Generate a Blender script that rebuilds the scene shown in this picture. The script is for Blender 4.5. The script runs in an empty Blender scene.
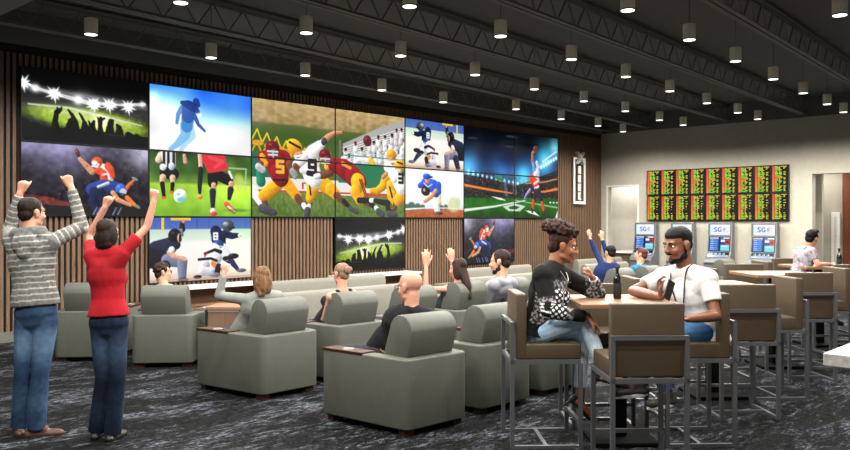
import bpy, bmesh, math, random
import numpy as np
from mathutils import Vector as V, Matrix, noise as mnoise

scene = bpy.context.scene
COL = scene.collection
rnd = random.Random(7)

# ------------------------------------------------------------------ viewpoint
# world frame: X runs along the video wall, Y towards it, Z up
FOC, CX, CY, EYE = 800.0, 425.0, 221.0, 1.62
YAW = math.radians(42.8)
FWD = V((math.cos(YAW), math.sin(YAW), 0))
RGT = V((math.sin(YAW), -math.cos(YAW), 0))


def at(px, py, d):
    """world point seen at (px, py), d metres deep"""
    return FWD * d + RGT * ((px - CX) / FOC * d) + V((0, 0, EYE + (CY - py) / FOC * d))


def atz(px, py, z):
    return at(px, py, FOC * (EYE - z) / (py - CY))


def lat(l, d, z=0.0):
    return FWD * d + RGT * l + V((0, 0, z))


cam = bpy.data.cameras.new('camera')
cam.sensor_width = 36.0
cam.lens = FOC / 850 * 36
cam.shift_y = -4 / 850
cam.clip_start = 0.05
camo = bpy.data.objects.new('camera', cam)
camo.location = (0, 0, EYE)
camo.rotation_euler = (math.pi / 2, 0, YAW - math.pi / 2)
COL.objects.link(camo)
scene.camera = camo
vs = scene.view_settings
vs.view_transform = 'Standard'
vs.look = 'None'
vs.gamma = 1.0
vs.exposure = 0.0
vs.use_curve_mapping = False


# ------------------------------------------------------------------ materials
def lin(c):
    return tuple((x / 255 / 12.92) if x / 255 <= 0.04045 else ((x / 255 + 0.055) / 1.055) ** 2.4 for x in c)


MATS = {}


def mat(name, col, rough=0.6, var=0.12, scale=20.0, bump=0.0, metal=0.0, spec=0.4, stretch=(1, 1, 1), col2=None, coat=0.0):
    """principled material with procedural tone variation"""
    if name in MATS:
        return MATS[name]
    m = bpy.data.materials.new(name)
    m.use_nodes = True
    nt = m.node_tree
    b = nt.nodes['Principled BSDF']
    tc = nt.nodes.new('ShaderNodeTexCoord')
    mp = nt.nodes.new('ShaderNodeMapping')
    mp.inputs['Scale'].default_value = stretch
    nz = nt.nodes.new('ShaderNodeTexNoise')
    nz.inputs['Scale'].default_value = scale
    nz.inputs['Detail'].default_value = 5
    rp = nt.nodes.new('ShaderNodeValToRGB')
    c = lin(col)
    if col2 is None:
        a0 = [x * (1 - var) for x in c]
        a1 = [min(1, x * (1 + var)) for x in c]
    else:
        a0, a1 = c, lin(col2)
    rp.color_ramp.elements[0].position = 0.3
    rp.color_ramp.elements[1].position = 0.7
    rp.color_ramp.elements[0].color = (*a0, 1)
    rp.color_ramp.elements[1].color = (*a1, 1)
    nt.links.new(tc.outputs['Object'], mp.inputs['Vector'])
    nt.links.new(mp.outputs['Vector'], nz.inputs['Vector'])
    nt.links.new(nz.outputs['Fac'], rp.inputs['Fac'])
    nt.links.new(rp.outputs['Color'], b.inputs['Base Color'])
    b.inputs['Roughness'].default_value = rough
    b.inputs['Metallic'].default_value = metal
    b.inputs['Specular IOR Level'].default_value = spec
    b.inputs['Coat Weight'].default_value = coat
    if bump:
        bp = nt.nodes.new('ShaderNodeBump')
        bp.inputs['Strength'].default_value = bump
        bp.inputs['Distance'].default_value = 0.01
        nt.links.new(nz.outputs['Fac'], bp.inputs['Height'])
        nt.links.new(bp.outputs['Normal'], b.inputs['Normal'])
    MATS[name] = m
    return m


def mat_emit(name, col, strength):
    if name in MATS:
        return MATS[name]
    m = bpy.data.materials.new(name)
    m.use_nodes = True
    b = m.node_tree.nodes['Principled BSDF']
    b.inputs['Base Color'].default_value = (*lin(col), 1)
    b.inputs['Emission Color'].default_value = (*lin(col), 1)
    b.inputs['Emission Strength'].default_value = strength
    MATS[name] = m
    return m


def mat_screen(name, strength=1.0):
    """display panel: glossy black glass that gives off the picture stored on its points"""
    if name in MATS:
        return MATS[name]
    m = bpy.data.materials.new(name)
    m.use_nodes = True
    nt = m.node_tree
    b = nt.nodes['Principled BSDF']
    b.inputs['Base Color'].default_value = (0.006, 0.006, 0.007, 1)
    b.inputs['Roughness'].default_value = 0.18
    b.inputs['Specular IOR Level'].default_value = 0.35
    a = nt.nodes.new('ShaderNodeAttribute')
    a.attribute_name = 'picture'
    nt.links.new(a.outputs['Color'], b.inputs['Emission Color'])
    b.inputs['Emission Strength'].default_value = strength
    MATS[name] = m
    return m


def mat_wood(name, c0, c1, scale=6.0, rough=0.45, axis=0):
    if name in MATS:
        return MATS[name]
    st = [9, 9, 9]
    st[axis] = 0.7
    m = mat(name, c0, rough, scale=scale, stretch=tuple(st), col2=c1)
    return m


# ------------------------------------------------------------------ mesh building
class MB:
    def __init__(s):
        s.v, s.f, s.mi, s.mats = [], [], [], []

    def m(s, material):
        if material not in s.mats:
            s.mats.append(material)
        return s.mats.index(material)

    def add(s, vs_, fs, mi=0):
        o = len(s.v)
        s.v += [tuple(p) for p in vs_]
        s.f += [tuple(i + o for i in f) for f in fs]
        s.mi += [mi] * len(fs)
        return s

    def box(s, x0, x1, y0, y1, z0, z1, mi=0):
        p = [(x, y, z) for z in (z0, z1) for y in (y0, y1) for x in (x0, x1)]
        return s.add(p, [(0, 2, 3, 1), (4, 5, 7, 6), (0, 1, 5, 4), (2, 6, 7, 3), (0, 4, 6, 2), (1, 3, 7, 5)], mi)

    def prism(s, poly, z0, z1, mi=0, poly_top=None):
        """ccw polygon in xy extruded along z"""
        n = len(poly)
        pt = poly_top or poly
        p = [(x, y, z0) for x, y in poly] + [(x, y, z1) for x, y in pt]
        fs = [tuple(range(n - 1, -1, -1)), tuple(range(n, 2 * n))] + [(i, (i + 1) % n, n + (i + 1) % n, n + i) for i in range(n)]
        return s.add(p, fs, mi)

    def extr(s, poly, axis, a0, a1, mi=0):
        """polygon of 3D-less pairs extruded along axis 0 (pairs are y,z) or 1 (pairs are x,z)"""
        n = len(poly)
        if axis == 0:
            p = [(a0, a, b) for a, b in poly] + [(a1, a, b) for a, b in poly]
        else:
            p = [(a, a0, b) for a, b in poly] + [(a, a1, b) for a, b in poly]
        fs = [tuple(range(n - 1, -1, -1)), tuple(range(n, 2 * n))] + [(i, (i + 1) % n, n + (i + 1) % n, n + i) for i in range(n)]
        return s.add(p, fs, mi)

    def bar(s, p, q, w, h=None, mi=0, up=(0, 0, 1)):
        """square bar from p to q"""
        p, q = V(p), V(q)
        h = h or w
        d = (q - p).normalized()
        u = V(up)
        if abs(d.dot(u)) > 0.95:
            u = V((1, 0, 0))
        a = d.cross(u).normalized() * w / 2
        b = a.cross(d).normalized() * h / 2
        ps = [p - a - b, p + a - b, p + a + b, p - a + b, q - a - b, q + a - b, q + a + b, q - a + b]
        return s.add(ps, [(3, 2, 1, 0), (4, 5, 6, 7), (0, 1, 5, 4), (1, 2, 6, 5), (2, 3, 7, 6), (3, 0, 4, 7)], mi)

    def tube(s, pts, r, n=8, mi=0, closed=False):
        pts = [V(p) for p in pts]
        rs = r if isinstance(r, (list, tuple)) else [r] * len(pts)
        o = len(s.v)
        m = len(pts)
        prev = None
        for i, p in enumerate(pts):
            a = pts[(i - 1) % m] if (closed or i > 0) else p
            b = pts[(i + 1) % m] if (closed or i < m - 1) else p
            d = (b - a).normalized()
            if prev is None:
                u = V((0, 0, 1)) if abs(d.z) < 0.9 else V((1, 0, 0))
                x = d.cross(u).normalized()
            else:
                x = (prev - d * prev.dot(d)).normalized()
            prev = x
            y = d.cross(x)
            for k in range(n):
                t = 2 * math.pi * k / n
                s.v.append(tuple(p + (x * math.cos(t) + y * math.sin(t)) * rs[i]))
        fs = []
        for i in range(m if closed else m - 1):
            j = (i + 1) % m
            for k in range(n):
                l = (k + 1) % n
                fs.append((o + i * n + k, o + i * n + l, o + j * n + l, o + j * n + k))
        if not closed:
            fs.append(tuple(o + k for k in range(n - 1, -1, -1)))
            fs.append(tuple(o + (m - 1) * n + k for k in range(n)))
        s.f += fs
        s.mi += [mi] * len(fs)
        return s

    def lathe(s, prof, n=24, c=(0, 0, 0), mi=0):
        """profile of (r, z), bottom to top"""
        o = len(s.v)
        for r, z in prof:
            for k in range(n):
                t = 2 * math.pi * k / n
                s.v.append((c[0] + r * math.cos(t), c[1] + r * math.sin(t), c[2] + z))
        fs = []
        for i in range(len(prof) - 1):
            for k in range(n):
                l = (k + 1) % n
                fs.append((o + i * n + k, o + i * n + l, o + (i + 1) * n + l, o + (i + 1) * n + k))
        fs.append(tuple(o + k for k in range(n - 1, -1, -1)))
        fs.append(tuple(o + (len(prof) - 1) * n + k for k in range(n)))
        s.f += fs
        s.mi += [mi] * len(fs)
        return s

    def build(s, name, material=None, parent=None, bevel=0.0, seg=2, smooth=False):
        me = bpy.data.meshes.new(name)
        me.from_pydata(s.v, [], s.f)
        for x in (s.mats or ([material] if material else [])):
            me.materials.append(x)
        if s.mats:
            me.polygons.foreach_set('material_index', s.mi)
        bm = bmesh.new()
        bm.from_mesh(me)
        bmesh.ops.recalc_face_normals(bm, faces=bm.faces)
        if bevel:
            es = [e for e in bm.edges if len(e.link_faces) == 2 and e.calc_face_angle(0) > 0.5]
            bmesh.ops.bevel(bm, geom=es, offset=bevel, segments=seg, affect='EDGES', profile=0.5, clamp_overlap=True)
        if smooth:
            for f in bm.faces:
                f.smooth = True
            for e in bm.edges:
                if len(e.link_faces) == 2 and e.calc_face_angle(0) > 0.7:
                    e.smooth = False
        bm.to_mesh(me)
        bm.free()
        o = bpy.data.objects.new(name, me)
        COL.objects.link(o)
        if parent:
            o.parent = parent
        return o


def tag(o, label=None, cat=None, group=None, kind=None):
    if label:
        o['label'] = label
    if cat:
        o['category'] = cat
    if group:
        o['group'] = group
    if kind:
        o['kind'] = kind
    return o


def empty(name, loc, rz=0.0, label=None, cat=None, group=None):
    o = bpy.data.objects.new(name, None)
    o.empty_display_size = 0.2
    o.location = loc
    o.rotation_euler = (0, 0, rz)
    COL.objects.link(o)
    return tag(o, label, cat, group)


def copy_tree(o, parent=None):
    c = o.copy()
    COL.objects.link(c)
    if parent:
        c.parent = parent
    for ch in list(o.children):
        copy_tree(ch, c)
    return c


ORD = ['first', 'second', 'third', 'fourth', 'fifth', 'sixth', 'seventh', 'eighth', 'ninth', 'tenth']
# ------------------------------------------------------------------ the room
WV, WU = 11.38, 19.38          # video wall plane, end wall plane
TOP = 4.0                        # top of the painted walls
DECK = 4.46

M_WALL = mat('wall_paint', (172, 167, 153), 0.85, var=0.05, scale=9, bump=0.05)
M_WALL_IN = mat('wall_paint_light', (214, 210, 198), 0.85, var=0.04, scale=9)
M_DARK = mat('dark_ceiling_paint', (96, 96, 93), 0.9, var=0.05, scale=4)
M_BLACK = mat('matt_black', (12, 12, 12), 0.7, var=0.1)
M_CHORD = mat('truss_paint', (108, 107, 101), 0.7, var=0.06, scale=8)
M_SOFFIT = mat('soffit_paint', (136, 136, 132), 0.85, var=0.04)
M_SLAT = mat_wood('slat_wood', (92, 71, 54), (118, 93, 73), scale=5, rough=0.55, axis=2)
M_BROWN = mat_wood('brown_panel', (104, 84, 66), (120, 98, 80), scale=5, rough=0.5, axis=2)
M_TAUPE = mat('lamp_taupe', (236, 230, 206), 0.55, var=0.05, scale=30)
M_LENS = mat_emit('lamp_lens', (255, 250, 238), 3.0)
M_GLOSSBLACK = mat('bezel_black', (10, 10, 11), 0.35, var=0.1)
M_WHITE = mat('white_paint', (226, 224, 218), 0.5, var=0.03)


def carpet():
    m = bpy.data.materials.new('carpet')
    m.use_nodes = True
    nt = m.node_tree
    b = nt.nodes['Principled BSDF']
    N, L = nt.nodes.new, nt.links.new
    tc = N('ShaderNodeTexCoord')

    def noise(scale, detail, stretch, rough=0.6, dist=0.0, rot=0.0):
        mp = N('ShaderNodeMapping')
        mp.inputs['Scale'].default_value = stretch
        mp.inputs['Rotation'].default_value = (0, 0, rot)
        n = N('ShaderNodeTexNoise')
        n.inputs['Scale'].default_value = scale
        n.inputs['Detail'].default_value = detail
        n.inputs['Roughness'].default_value = rough
        n.inputs['Distortion'].default_value = dist
        L(tc.outputs['Object'], mp.inputs['Vector'])
        L(mp.outputs['Vector'], n.inputs['Vector'])
        return n.outputs['Fac']

    def ramp(f, p0, p1, c0=(0, 0, 0), c1=(1, 1, 1)):
        r = N('ShaderNodeValToRGB')
        r.color_ramp.elements[0].position = p0
        r.color_ramp.elements[1].position = p1
        r.color_ramp.elements[0].color = (*c0, 1)
        r.color_ramp.elements[1].color = (*c1, 1)
        L(f, r.inputs['Fac'])
        return r.outputs['Color']

    def math_(op, a, c):
        n = N('ShaderNodeMath')
        n.operation = op
        for i, x in enumerate((a, c)):
            if isinstance(x, float):
                n.inputs[i].default_value = x
            else:
                L(x, n.inputs[i])
        return n.outputs[0]

    def mix(f, a, c):
        n = N('ShaderNodeMix')
        n.data_type = 'RGBA'
        L(f, n.inputs['Factor'])
        for s, x in (('A', a), ('B', c)):
            k = [i for i in n.inputs if i.name == s and i.type == 'RGBA'][0]
            if isinstance(x, tuple):
                k.default_value = (*x, 1)
            else:
                L(x, k)
        return [o for o in n.outputs if o.type == 'RGBA'][0]

    big = ramp(noise(1.5, 3, (0.6, 1.4, 1), rot=-0.15), 0.46, 0.57)
    wave = ramp(noise(4.6, 7, (0.5, 1.5, 1), 0.75, 1.6, rot=-0.2), 0.47, 0.56)
    grain = ramp(noise(26, 4, (0.7, 1.3, 1), 0.85, 0.5), 0.47, 0.62)
    fleck = ramp(noise(13, 6, (0.5, 1.5, 1), 0.85, 0.9), 0.54, 0.64)
    base = mix(grain, lin((3, 3, 4)), lin((32, 33, 33)))
    lightc = mix(grain, lin((24, 26, 30)), lin((116, 122, 134)))
    f1 = math_('MULTIPLY', big, wave)
    c1 = mix(f1, base, lightc)
    f2 = math_('MULTIPLY', fleck, wave)
    f2 = math_('MULTIPLY', f2, 0.6)
    c2 = mix(f2, c1, lin((126, 132, 144)))
    L(c2, b.inputs['Base Color'])
    b.inputs['Roughness'].default_value = 0.95
    b.inputs['Specular IOR Level'].default_value = 0.1
    bp = N('ShaderNodeBump')
    bp.inputs['Strength'].default_value = 0.25
    bp.inputs['Distance'].default_value = 0.01
    L(grain, bp.inputs['Height'])
    L(bp.outputs['Normal'], b.inputs['Normal'])
    return m


def struct(name, mb, material=None, parent=None, **k):
    o = mb.build(name, material, parent, **k)
    if not parent:
        o['kind'] = 'structure'
    return o


struct('floor', MB().box(-5, 26, -9, 12, -0.1, 0), carpet())
struct('ceiling', MB().box(-5, 26, -9, 12, DECK, DECK + 0.1), M_DARK)
# wall behind the screens: plain wall, dark paint above, black reveal, slat cladding, baseboard
wl = MB()
wl.box(-5, WU + 0.2, WV, WV + 0.2, 0, 3.9, wl.m(M_BLACK))
wl.box(-5, WU + 0.2, WV - 0.02, WV + 0.2, 3.9, TOP, wl.m(M_BLACK))
wl.box(-5, WU + 0.2, WV - 0.06, WV + 0.2, TOP, DECK, wl.m(M_DARK))
wall_l = struct('wall_left', wl)
sl = MB()
u = 2.6
while u < WU - 0.05:
    sl.box(u, u + 0.043, WV - 0.045, WV + 0.002, 0.14, 3.88)
    u += 0.0795
struct('slat_cladding', sl, M_SLAT, wall_l)
struct('baseboard_left', MB().box(-5, WU, WV - 0.06, WV - 0.002, 0, 0.14), mat('base_grey', (96, 98, 90), 0.7), None)

# end wall with the pass-through opening near the corner and the corridor opening on the right
V0, V1 = 11.15, 10.28
wr = MB()
a, bb = wr.m(M_WALL), wr.m(M_DARK)
wr.box(WU, WU + 0.18, V0, WV, 0, TOP, a)
wr.box(WU, WU + 0.18, V1, V0, 0, 0.76, a)
wr.box(WU, WU + 0.18, V1, V0, 2.54, TOP, a)
wr.box(WU, WU + 0.18, 6.11, V1, 0, TOP, a)
wr.box(WU - 0.05, WU + 0.18, 5.90, 6.11, 0, TOP, a)
wr.box(WU - 0.05, WU + 0.18, 3.9, 5.90, 2.69, TOP, a)
wr.box(WU - 0.05, WU + 0.18, -9, 3.9, 0, TOP, a)
wr.box(WU - 0.02, WU + 0.18, -9, WV, TOP, DECK, bb)
struct('wall_right', wr)
rc = MB()
rc.box(WU + 1.3, WU + 1.4, 10.0, 12.5, 0, 3.0)
rc.box(WU + 0.18, WU + 1.4, 12.2, 12.3, 0, 3.0)
rc.box(WU + 0.18, WU + 1.4, 9.9, 10.0, 0, 3.0)
rc.box(WU + 0.18, WU + 1.4, 9.9, 12.3, 3.0, 3.1)
struct('wall_alcove', rc, M_WALL_IN)
struct('trim_sill', MB().box(WU - 0.12, WU + 1.0, V1 - 0.05, V0 + 0.05, 0.76, 0.80), M_WHITE, bevel=0.004)
struct('trim_panel', MB().box(WU - 0.03, WU - 0.002, V1 - 0.08, V0 + 0.1, 0.0, 0.755), M_BROWN)
fr = MB()
for (y0, y1, z0, z1) in ((V0, V0 + 0.05, 0.8, 2.59), (V1 - 0.05, V1, 0.8, 2.59), (V1, V0, 2.54, 2.59)):
    fr.box(WU - 0.012, WU - 0.001, y0, y1, z0, z1)
struct('window_1', fr, M_WALL_IN)
# corridor behind the right opening
cw = MB()
cw.box(WU + 1.5, WU + 1.62, 6.15, 8.0, 0, 3.2)
cw.box(WU + 3.0, WU + 3.12, 2.5, 9.0, 0, 3.2)
cw.box(WU + 0.18, WU + 3.1, 8.9, 9.0, 0, 3.2)
cw.box(WU + 0.18, WU + 3.1, 2.4, 2.5, 0, 3.2)
cw.box(WU + 0.18, WU + 3.1, 2.4, 9.0, 3.2, 3.3)
struct('wall_corridor', cw, M_WALL)


def on_u(px, u):
    X = (px - CX) / FOC
    r = FWD + RGT * X
    d = u / r.x
    return r.y * d, d


y1, d1 = on_u(832, WU + 3.0)
y0, _ = on_u(840.5, WU + 3.0)
d_ = MB().box(WU + 2.93, WU + 2.998, y0, y1, 0, 1.84)
dr = struct('door_1', d_, M_WHITE, bevel=0.01)
MB().box(WU + 2.915, WU + 2.93, y0 + 0.07, y1 - 0.07, 0.2, 1.74).build('door_panel', mat('door_grey', (196, 192, 182), 0.5), dr, bevel=0.005)
y1, _ = on_u(843.2, WU + 3.0)
d_ = MB().box(WU + 2.93, WU + 2.998, y1 - 1.0, y1, 0, 3.05)
struct('door_2', d_, mat_wood('red_door', (98, 50, 30), (118, 62, 38), axis=2), bevel=0.01)
# lighter soffit over the left side
struct('trim_soffit', MB().box(-5, 3.43, -9, WV - 0.07, 3.98, DECK - 0.002), M_SOFFIT)

# ------------------------------------------------------------------ roof trusses (open web joists)
def truss(p, q, label):
    (u0, v0), (u1, v1) = p, q
    sl_ = (v1 - v0) / (u1 - u0)
    ua, ub = 3.45, WU - 0.03
    va, vb = v0 + (ua - u0) * sl_, v0 + (ub - u0) * sl_
    L = math.hypot(ub - ua, vb - va)
    e = empty('roof_truss', (ua, va, 4.05), math.atan2(vb - va, ub - ua), label, 'roof truss', 'open web roof trusses')
    c = MB()
    c.box(0, L, -0.075, -0.012, 0, 0.012)
    c.box(0, L, 0.012, 0.075, 0, 0.012)
    c.box(0, L, -0.022, -0.012, 0.012, 0.05)
    c.box(0, L, 0.012, 0.022, 0.012, 0.05)
    c.build('bottom_chord', M_CHORD, e)
    c = MB()
    c.box(0, L, -0.06, 0.06, 0.36, 0.372)
    c.box(0, L, -0.022, -0.012, 0.32, 0.36)
    c.box(0, L, 0.012, 0.022, 0.32, 0.36)
    c.build('top_chord', M_CHORD, e)
    w = MB()
    x, s = 0.05, 0
    while x + 0.24 < L:
        z0, z1 = (0.02, 0.35) if s % 2 == 0 else (0.35, 0.02)
        w.bar((x, 0, z0), (x + 0.24, 0, z1), 0.015)
        x += 0.24
        s += 1
    w.build('web', M_CHORD, e)
    for x in (0.1, L / 2, L - 0.1):
        MB().box(x - 0.03, x + 0.03, -0.03, 0.03, 0.372, DECK - 4.05 + 0.003).build('bracket', M_CHORD, e)


TR = [((3.64, 10.5), (19.36, 11.12), 'nearest the video wall'), ((5.66, 8.93), (16.0, 9.7), 'second from the video wall'),
      ((5.42, 7.0), (19.36, 7.85), 'third from the video wall'), ((6.98, 5.40), (19.36, 6.09), 'fourth from the video wall'),
      ((8.57, 3.69), (15.42, 4.08), 'farthest from the video wall, above the bar stools')]
for p, q, w in TR:
    truss(p, q, 'dark grey open web roof truss, ' + w)

# ------------------------------------------------------------------ cylinder downlights, plus added fill lights
ROWS = [
    ('in the row nearest the video wall', [(4.20, 9.20), (5.89, 9.34), (7.56, 9.44), (9.28, 9.57), (10.98, 9.71), (12.63, 9.28), (14.52, 9.48), (16.12, 9.53), (17.57, 9.70)]),
    ('in the second row from the video wall', [(4.20, 7.21), (5.86, 7.30), (7.52, 7.40), (9.25, 7.55), (10.92, 7.65), (12.63, 7.76), (14.33, 7.86), (16.11, 8.02), (17.31, 8.04)]),
    ('in the third row from the video wall', [(5.85, 5.63), (7.52, 5.75), (9.24, 5.87), (10.92, 5.98), (12.63, 6.10), (14.38, 6.22), (16.06, 6.31), (17.38, 6.40)]),
    ('in the fourth row from the video wall', [(7.49, 4.08), (9.21, 4.20), (10.87, 4.30), (12.64, 4.42), (14.37, 4.53), (16.03, 4.63), (17.43, 4.73)]),
]
LAMP_W = 280.0


def spot(loc, w, parent=None, cone=166):
    l = bpy.data.lights.new('downlight_or_fill_beam', 'SPOT')
    l.energy = w
    l.color = (1.0, 0.955, 0.88)
    l.spot_size = math.radians(cone)
    l.spot_blend = 0.5
    l.shadow_soft_size = 0.08
    o = bpy.data.objects.new('downlight_or_fill_beam', l)
    COL.objects.link(o)
    o.location = loc
    if parent:
        o.parent = parent
    return o


def lamp_proto(loc, label):
    e = empty('cylinder_downlight', loc, 0, label, 'ceiling light', 'taupe cylinder downlights in rows under the ceiling')
    h = MB().lathe([(0.072, 0.0), (0.076, 0.004), (0.076, 0.178), (0.073, 0.182)], 28)
    h.build('housing', M_TAUPE, e, smooth=True)
    MB().lathe([(0.055, -0.004), (0.080, -0.004), (0.080, 0.006), (0.077, 0.006)], 28).build('rim', M_BLACK, e, smooth=True)
    MB().lathe([(0.068, -0.008), (0.072, -0.002)], 28).build('lens', M_LENS, e)
    MB().lathe([(0.004, 0.18), (0.004, DECK - 3.8)], 10).build('stem', M_DARK, e)
    return e


proto = None
for where, pts in ROWS:
    for i, (x, y) in enumerate(pts):
        lab = 'taupe cylinder ceiling downlight, %s from the left %s' % (ORD[i], where)
        if proto is None:
            proto = o = lamp_proto((x, y, 3.8), lab)
        else:
            o = copy_tree(proto)
            o.location = (x, y, 3.8)
            o['label'] = lab
o = copy_tree(proto)
o.location = (9.19, 2.53, 3.8)
o['label'] = 'taupe cylinder ceiling downlight, the lone one in the upper right corner of the photo'
for where, pts in ROWS:
    for x, y in pts:
        spot((x, y, 3.78), LAMP_W * (1.35 if x > 17 else 1.0))
for x, y in [(17.5, 3.1), (17.5, 1.4), (9.19, 2.53), (10.9, 2.7), (12.6, 2.8), (14.4, 2.9), (16.0, 3.0), (7.5, 2.4), (5.8, 2.3), (5.8, 4.0), (4.2, 5.5), (4.1, 3.9), (4.1, 2.2), (2.4, 3.8), (2.4, 5.4), (2.4, 7.1), (2.4, 9.0), (0.7, 3.7), (0.7, 5.3), (0.7, 7.0), (2.4, 2.0), (0.7, 2.0), (4.1, 0.5), (5.8, 0.6), (7.5, 0.7), (9.2, 0.8), (2.4, 0.3)]:
    spot((x, y, 3.78), LAMP_W * 0.6)  # unseen lights added to brighten the room, no fittings save the lone downlight's
spot((WU + .75, 11.2, 2.95), 60)  # added light with no fitting, brightens the alcove
spot((WU + .9, 5.0, 3.15), 90)  # this and the next ones: added to brighten the corridor, no fittings
spot((WU + 2.3, 4.6, 3.15), 130)
spot((WU + 2.2, 6.6, 3.15), 100)
w = bpy.data.worlds.new('world')
scene.world = w
w.use_nodes = True
w.node_tree.nodes['Background'].inputs['Color'].default_value = (0.9, 0.95, 1.0, 1)
w.node_tree.nodes['Background'].inputs['Strength'].default_value = 0.24
# ------------------------------------------------------------------ pictures on the screens, drawn as vector shapes
class Pic:
    """a w x h canvas, coordinates 0..1 with y down, colours 0..255"""
    def __init__(s, w, h, c=(0, 0, 0)):
        s.w, s.h = w, h
        s.asp = h / w
        s.x, s.y = np.meshgrid(np.linspace(0, 1, w), np.linspace(0, 1, h))
        s.a = np.ones((h, w, 3)) * np.array(c, float)
        s.aa = 1.2 / w

    def blend(s, k, c):
        k = np.clip(k, 0, 1)[..., None]
        s.a = s.a * (1 - k) + np.array(c, float) * k
        return s

    def vgrad(s, stops, x0=0, x1=1):
        ys = [q[0] for q in stops]
        g = np.stack([np.interp(s.y, ys, [q[1][i] for q in stops]) for i in range(3)], -1)
        k = ((s.x >= x0) & (s.x <= x1))[..., None]
        s.a = np.where(k & (s.y >= ys[0])[..., None] & (s.y <= ys[-1])[..., None], g, s.a)
        return s

    def ell(s, cx, cy, rx, ry, c, al=1, ang=0, soft=0.0):
        dx, dy = s.x - cx, (s.y - cy) * s.asp
        ca, sa = math.cos(ang), math.sin(ang)
        X, Y = dx * ca + dy * sa, -dx * sa + dy * ca
        r = np.sqrt((X / rx) ** 2 + (Y / ry) ** 2)
        e = soft if soft else s.aa / min(rx, ry)
        k = al * np.clip((1 - r) / e + 0.5, 0, 1)
        if soft or al < 1 or min(rx, ry) < 0.018:
            return s.blend(k, c)
        g = (1.06 - 0.36 * (dx / rx * 0.7 + dy / ry * 0.7))[..., None] * np.array(c, float) + 50 * np.clip(1 - ((dx / rx + .35) ** 2 + (dy / ry + .4) ** 2) * 14, 0, 1)[..., None]
        k = np.clip(k, 0, 1)[..., None]
        s.a = np.clip(s.a * (1 - k) + np.clip(g, 0, 255) * k, 0, 255)
        return s

    def glow(s, cx, cy, r, c, al=1):
        d2 = (s.x - cx) ** 2 + ((s.y - cy) * s.asp) ** 2
        s.a = np.clip(s.a + (np.exp(-d2 / r ** 2) * al)[..., None] * np.array(c, float), 0, 255)
        return s

    def limb(s, pts, c, al=1):
        """chain of tapered capsules; pts = (x, y, r)"""
        k = np.zeros_like(s.x)
        sh = np.zeros_like(s.x)
        rm = max(q[2] for q in pts)
        for (x0, y0, r0), (x1, y1, r1) in zip(pts, pts[1:]):
            ax, ay, bx, by = x0, y0 * s.asp, x1, y1 * s.asp
            vx, vy = bx - ax, by - ay
            L = vx * vx + vy * vy + 1e-12
            t = np.clip(((s.x - ax) * vx + (s.y * s.asp - ay) * vy) / L, 0, 1)
            d = np.hypot(s.x - ax - t * vx, s.y * s.asp - ay - t * vy) - (r0 + (r1 - r0) * t)
            kk = np.clip(0.5 - d / s.aa, 0, 1)
            rr = r0 + (r1 - r0) * t + 1e-6
            n = ((s.x - ax - t * vx) * 0.7 + (s.y * s.asp - ay - t * vy) * 0.7) / rr
            sh = np.where(kk >= k, n, sh)
            k = np.maximum(k, kk)
        if rm < 0.012 or al < 1:
            return s.blend(k * al, c)
        fold = np.sin(s.x * 150 + 4 * np.sin(s.y * 60)) * 0.025 + np.sin(s.y * 110 + s.x * 70) * 0.025
        g = (1.04 - 0.34 * sh + fold)[..., None] * np.array(c, float) - 10 * np.clip(sh, 0, 1)[..., None]
        k = np.clip(k, 0, 1)[..., None]
        s.a = np.clip(s.a * (1 - k) + np.clip(g, 0, 255) * k, 0, 255)
        return s

    def poly(s, pts, c, al=1):
        ins = np.zeros(s.x.shape, bool)
        n = len(pts)
        for i in range(n):
            (x0, y0), (x1, y1) = pts[i], pts[(i + 1) % n]
            if y0 == y1:
                continue
            ins ^= ((y0 > s.y) != (y1 > s.y)) & (s.x < (x1 - x0) * (s.y - y0) / (y1 - y0) + x0)
        return s.blend(ins * 1.0 * al, c)

    def rect(s, x0, y0, x1, y1, c, al=1):
        return s.poly([(x0, y0), (x1, y0), (x1, y1), (x0, y1)], c, al)

    def noise(s, sx, sy, amp, seed=0, y0=0, y1=1, thr=None, c=None, al=1):
        r = np.random.default_rng(seed)
        nx, ny = int(sx) + 2, int(sy) + 2
        g = r.random((ny, nx))
        X, Y = s.x * sx, s.y * sy
        i, j = np.minimum(X.astype(int), nx - 2), np.minimum(Y.astype(int), ny - 2)
        fx, fy = X - i, Y - j
        n = (g[j, i] * (1 - fx) + g[j, i + 1] * fx) * (1 - fy) + (g[j + 1, i] * (1 - fx) + g[j + 1, i + 1] * fx) * fy
        k = (s.y >= y0) & (s.y <= y1)
        if thr is not None:
            return s.blend(np.clip((n - thr) * 8, 0, 1) * k * al, c)
        s.a = np.clip(s.a + ((n - 0.5) * amp * k)[..., None], 0, 255)
        return s

    def dots(s, n, box, r, cols, seed=0, al=1):
        q = random.Random(seed)
        for _ in range(n):
            x, y = q.uniform(box[0], box[2]), q.uniform(box[1], box[3])
            s.ell(x, y, r * q.uniform(.6, 1.3), r * q.uniform(.6, 1.3), q.choice(cols), al)
        return s

    def star(s, cx, cy, r, n=10):
        for i in range(n):
            t = math.pi * 2 * i / n + 0.2
            rr = r * (1 if i % 2 == 0 else 0.7)
            s.limb([(cx, cy, r * 0.16), (cx + rr * math.cos(t), cy + rr * math.sin(t) / s.asp, 0.0005)], (255, 255, 255))
        return s.glow(cx, cy, r * 0.45, (255, 255, 255))

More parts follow.
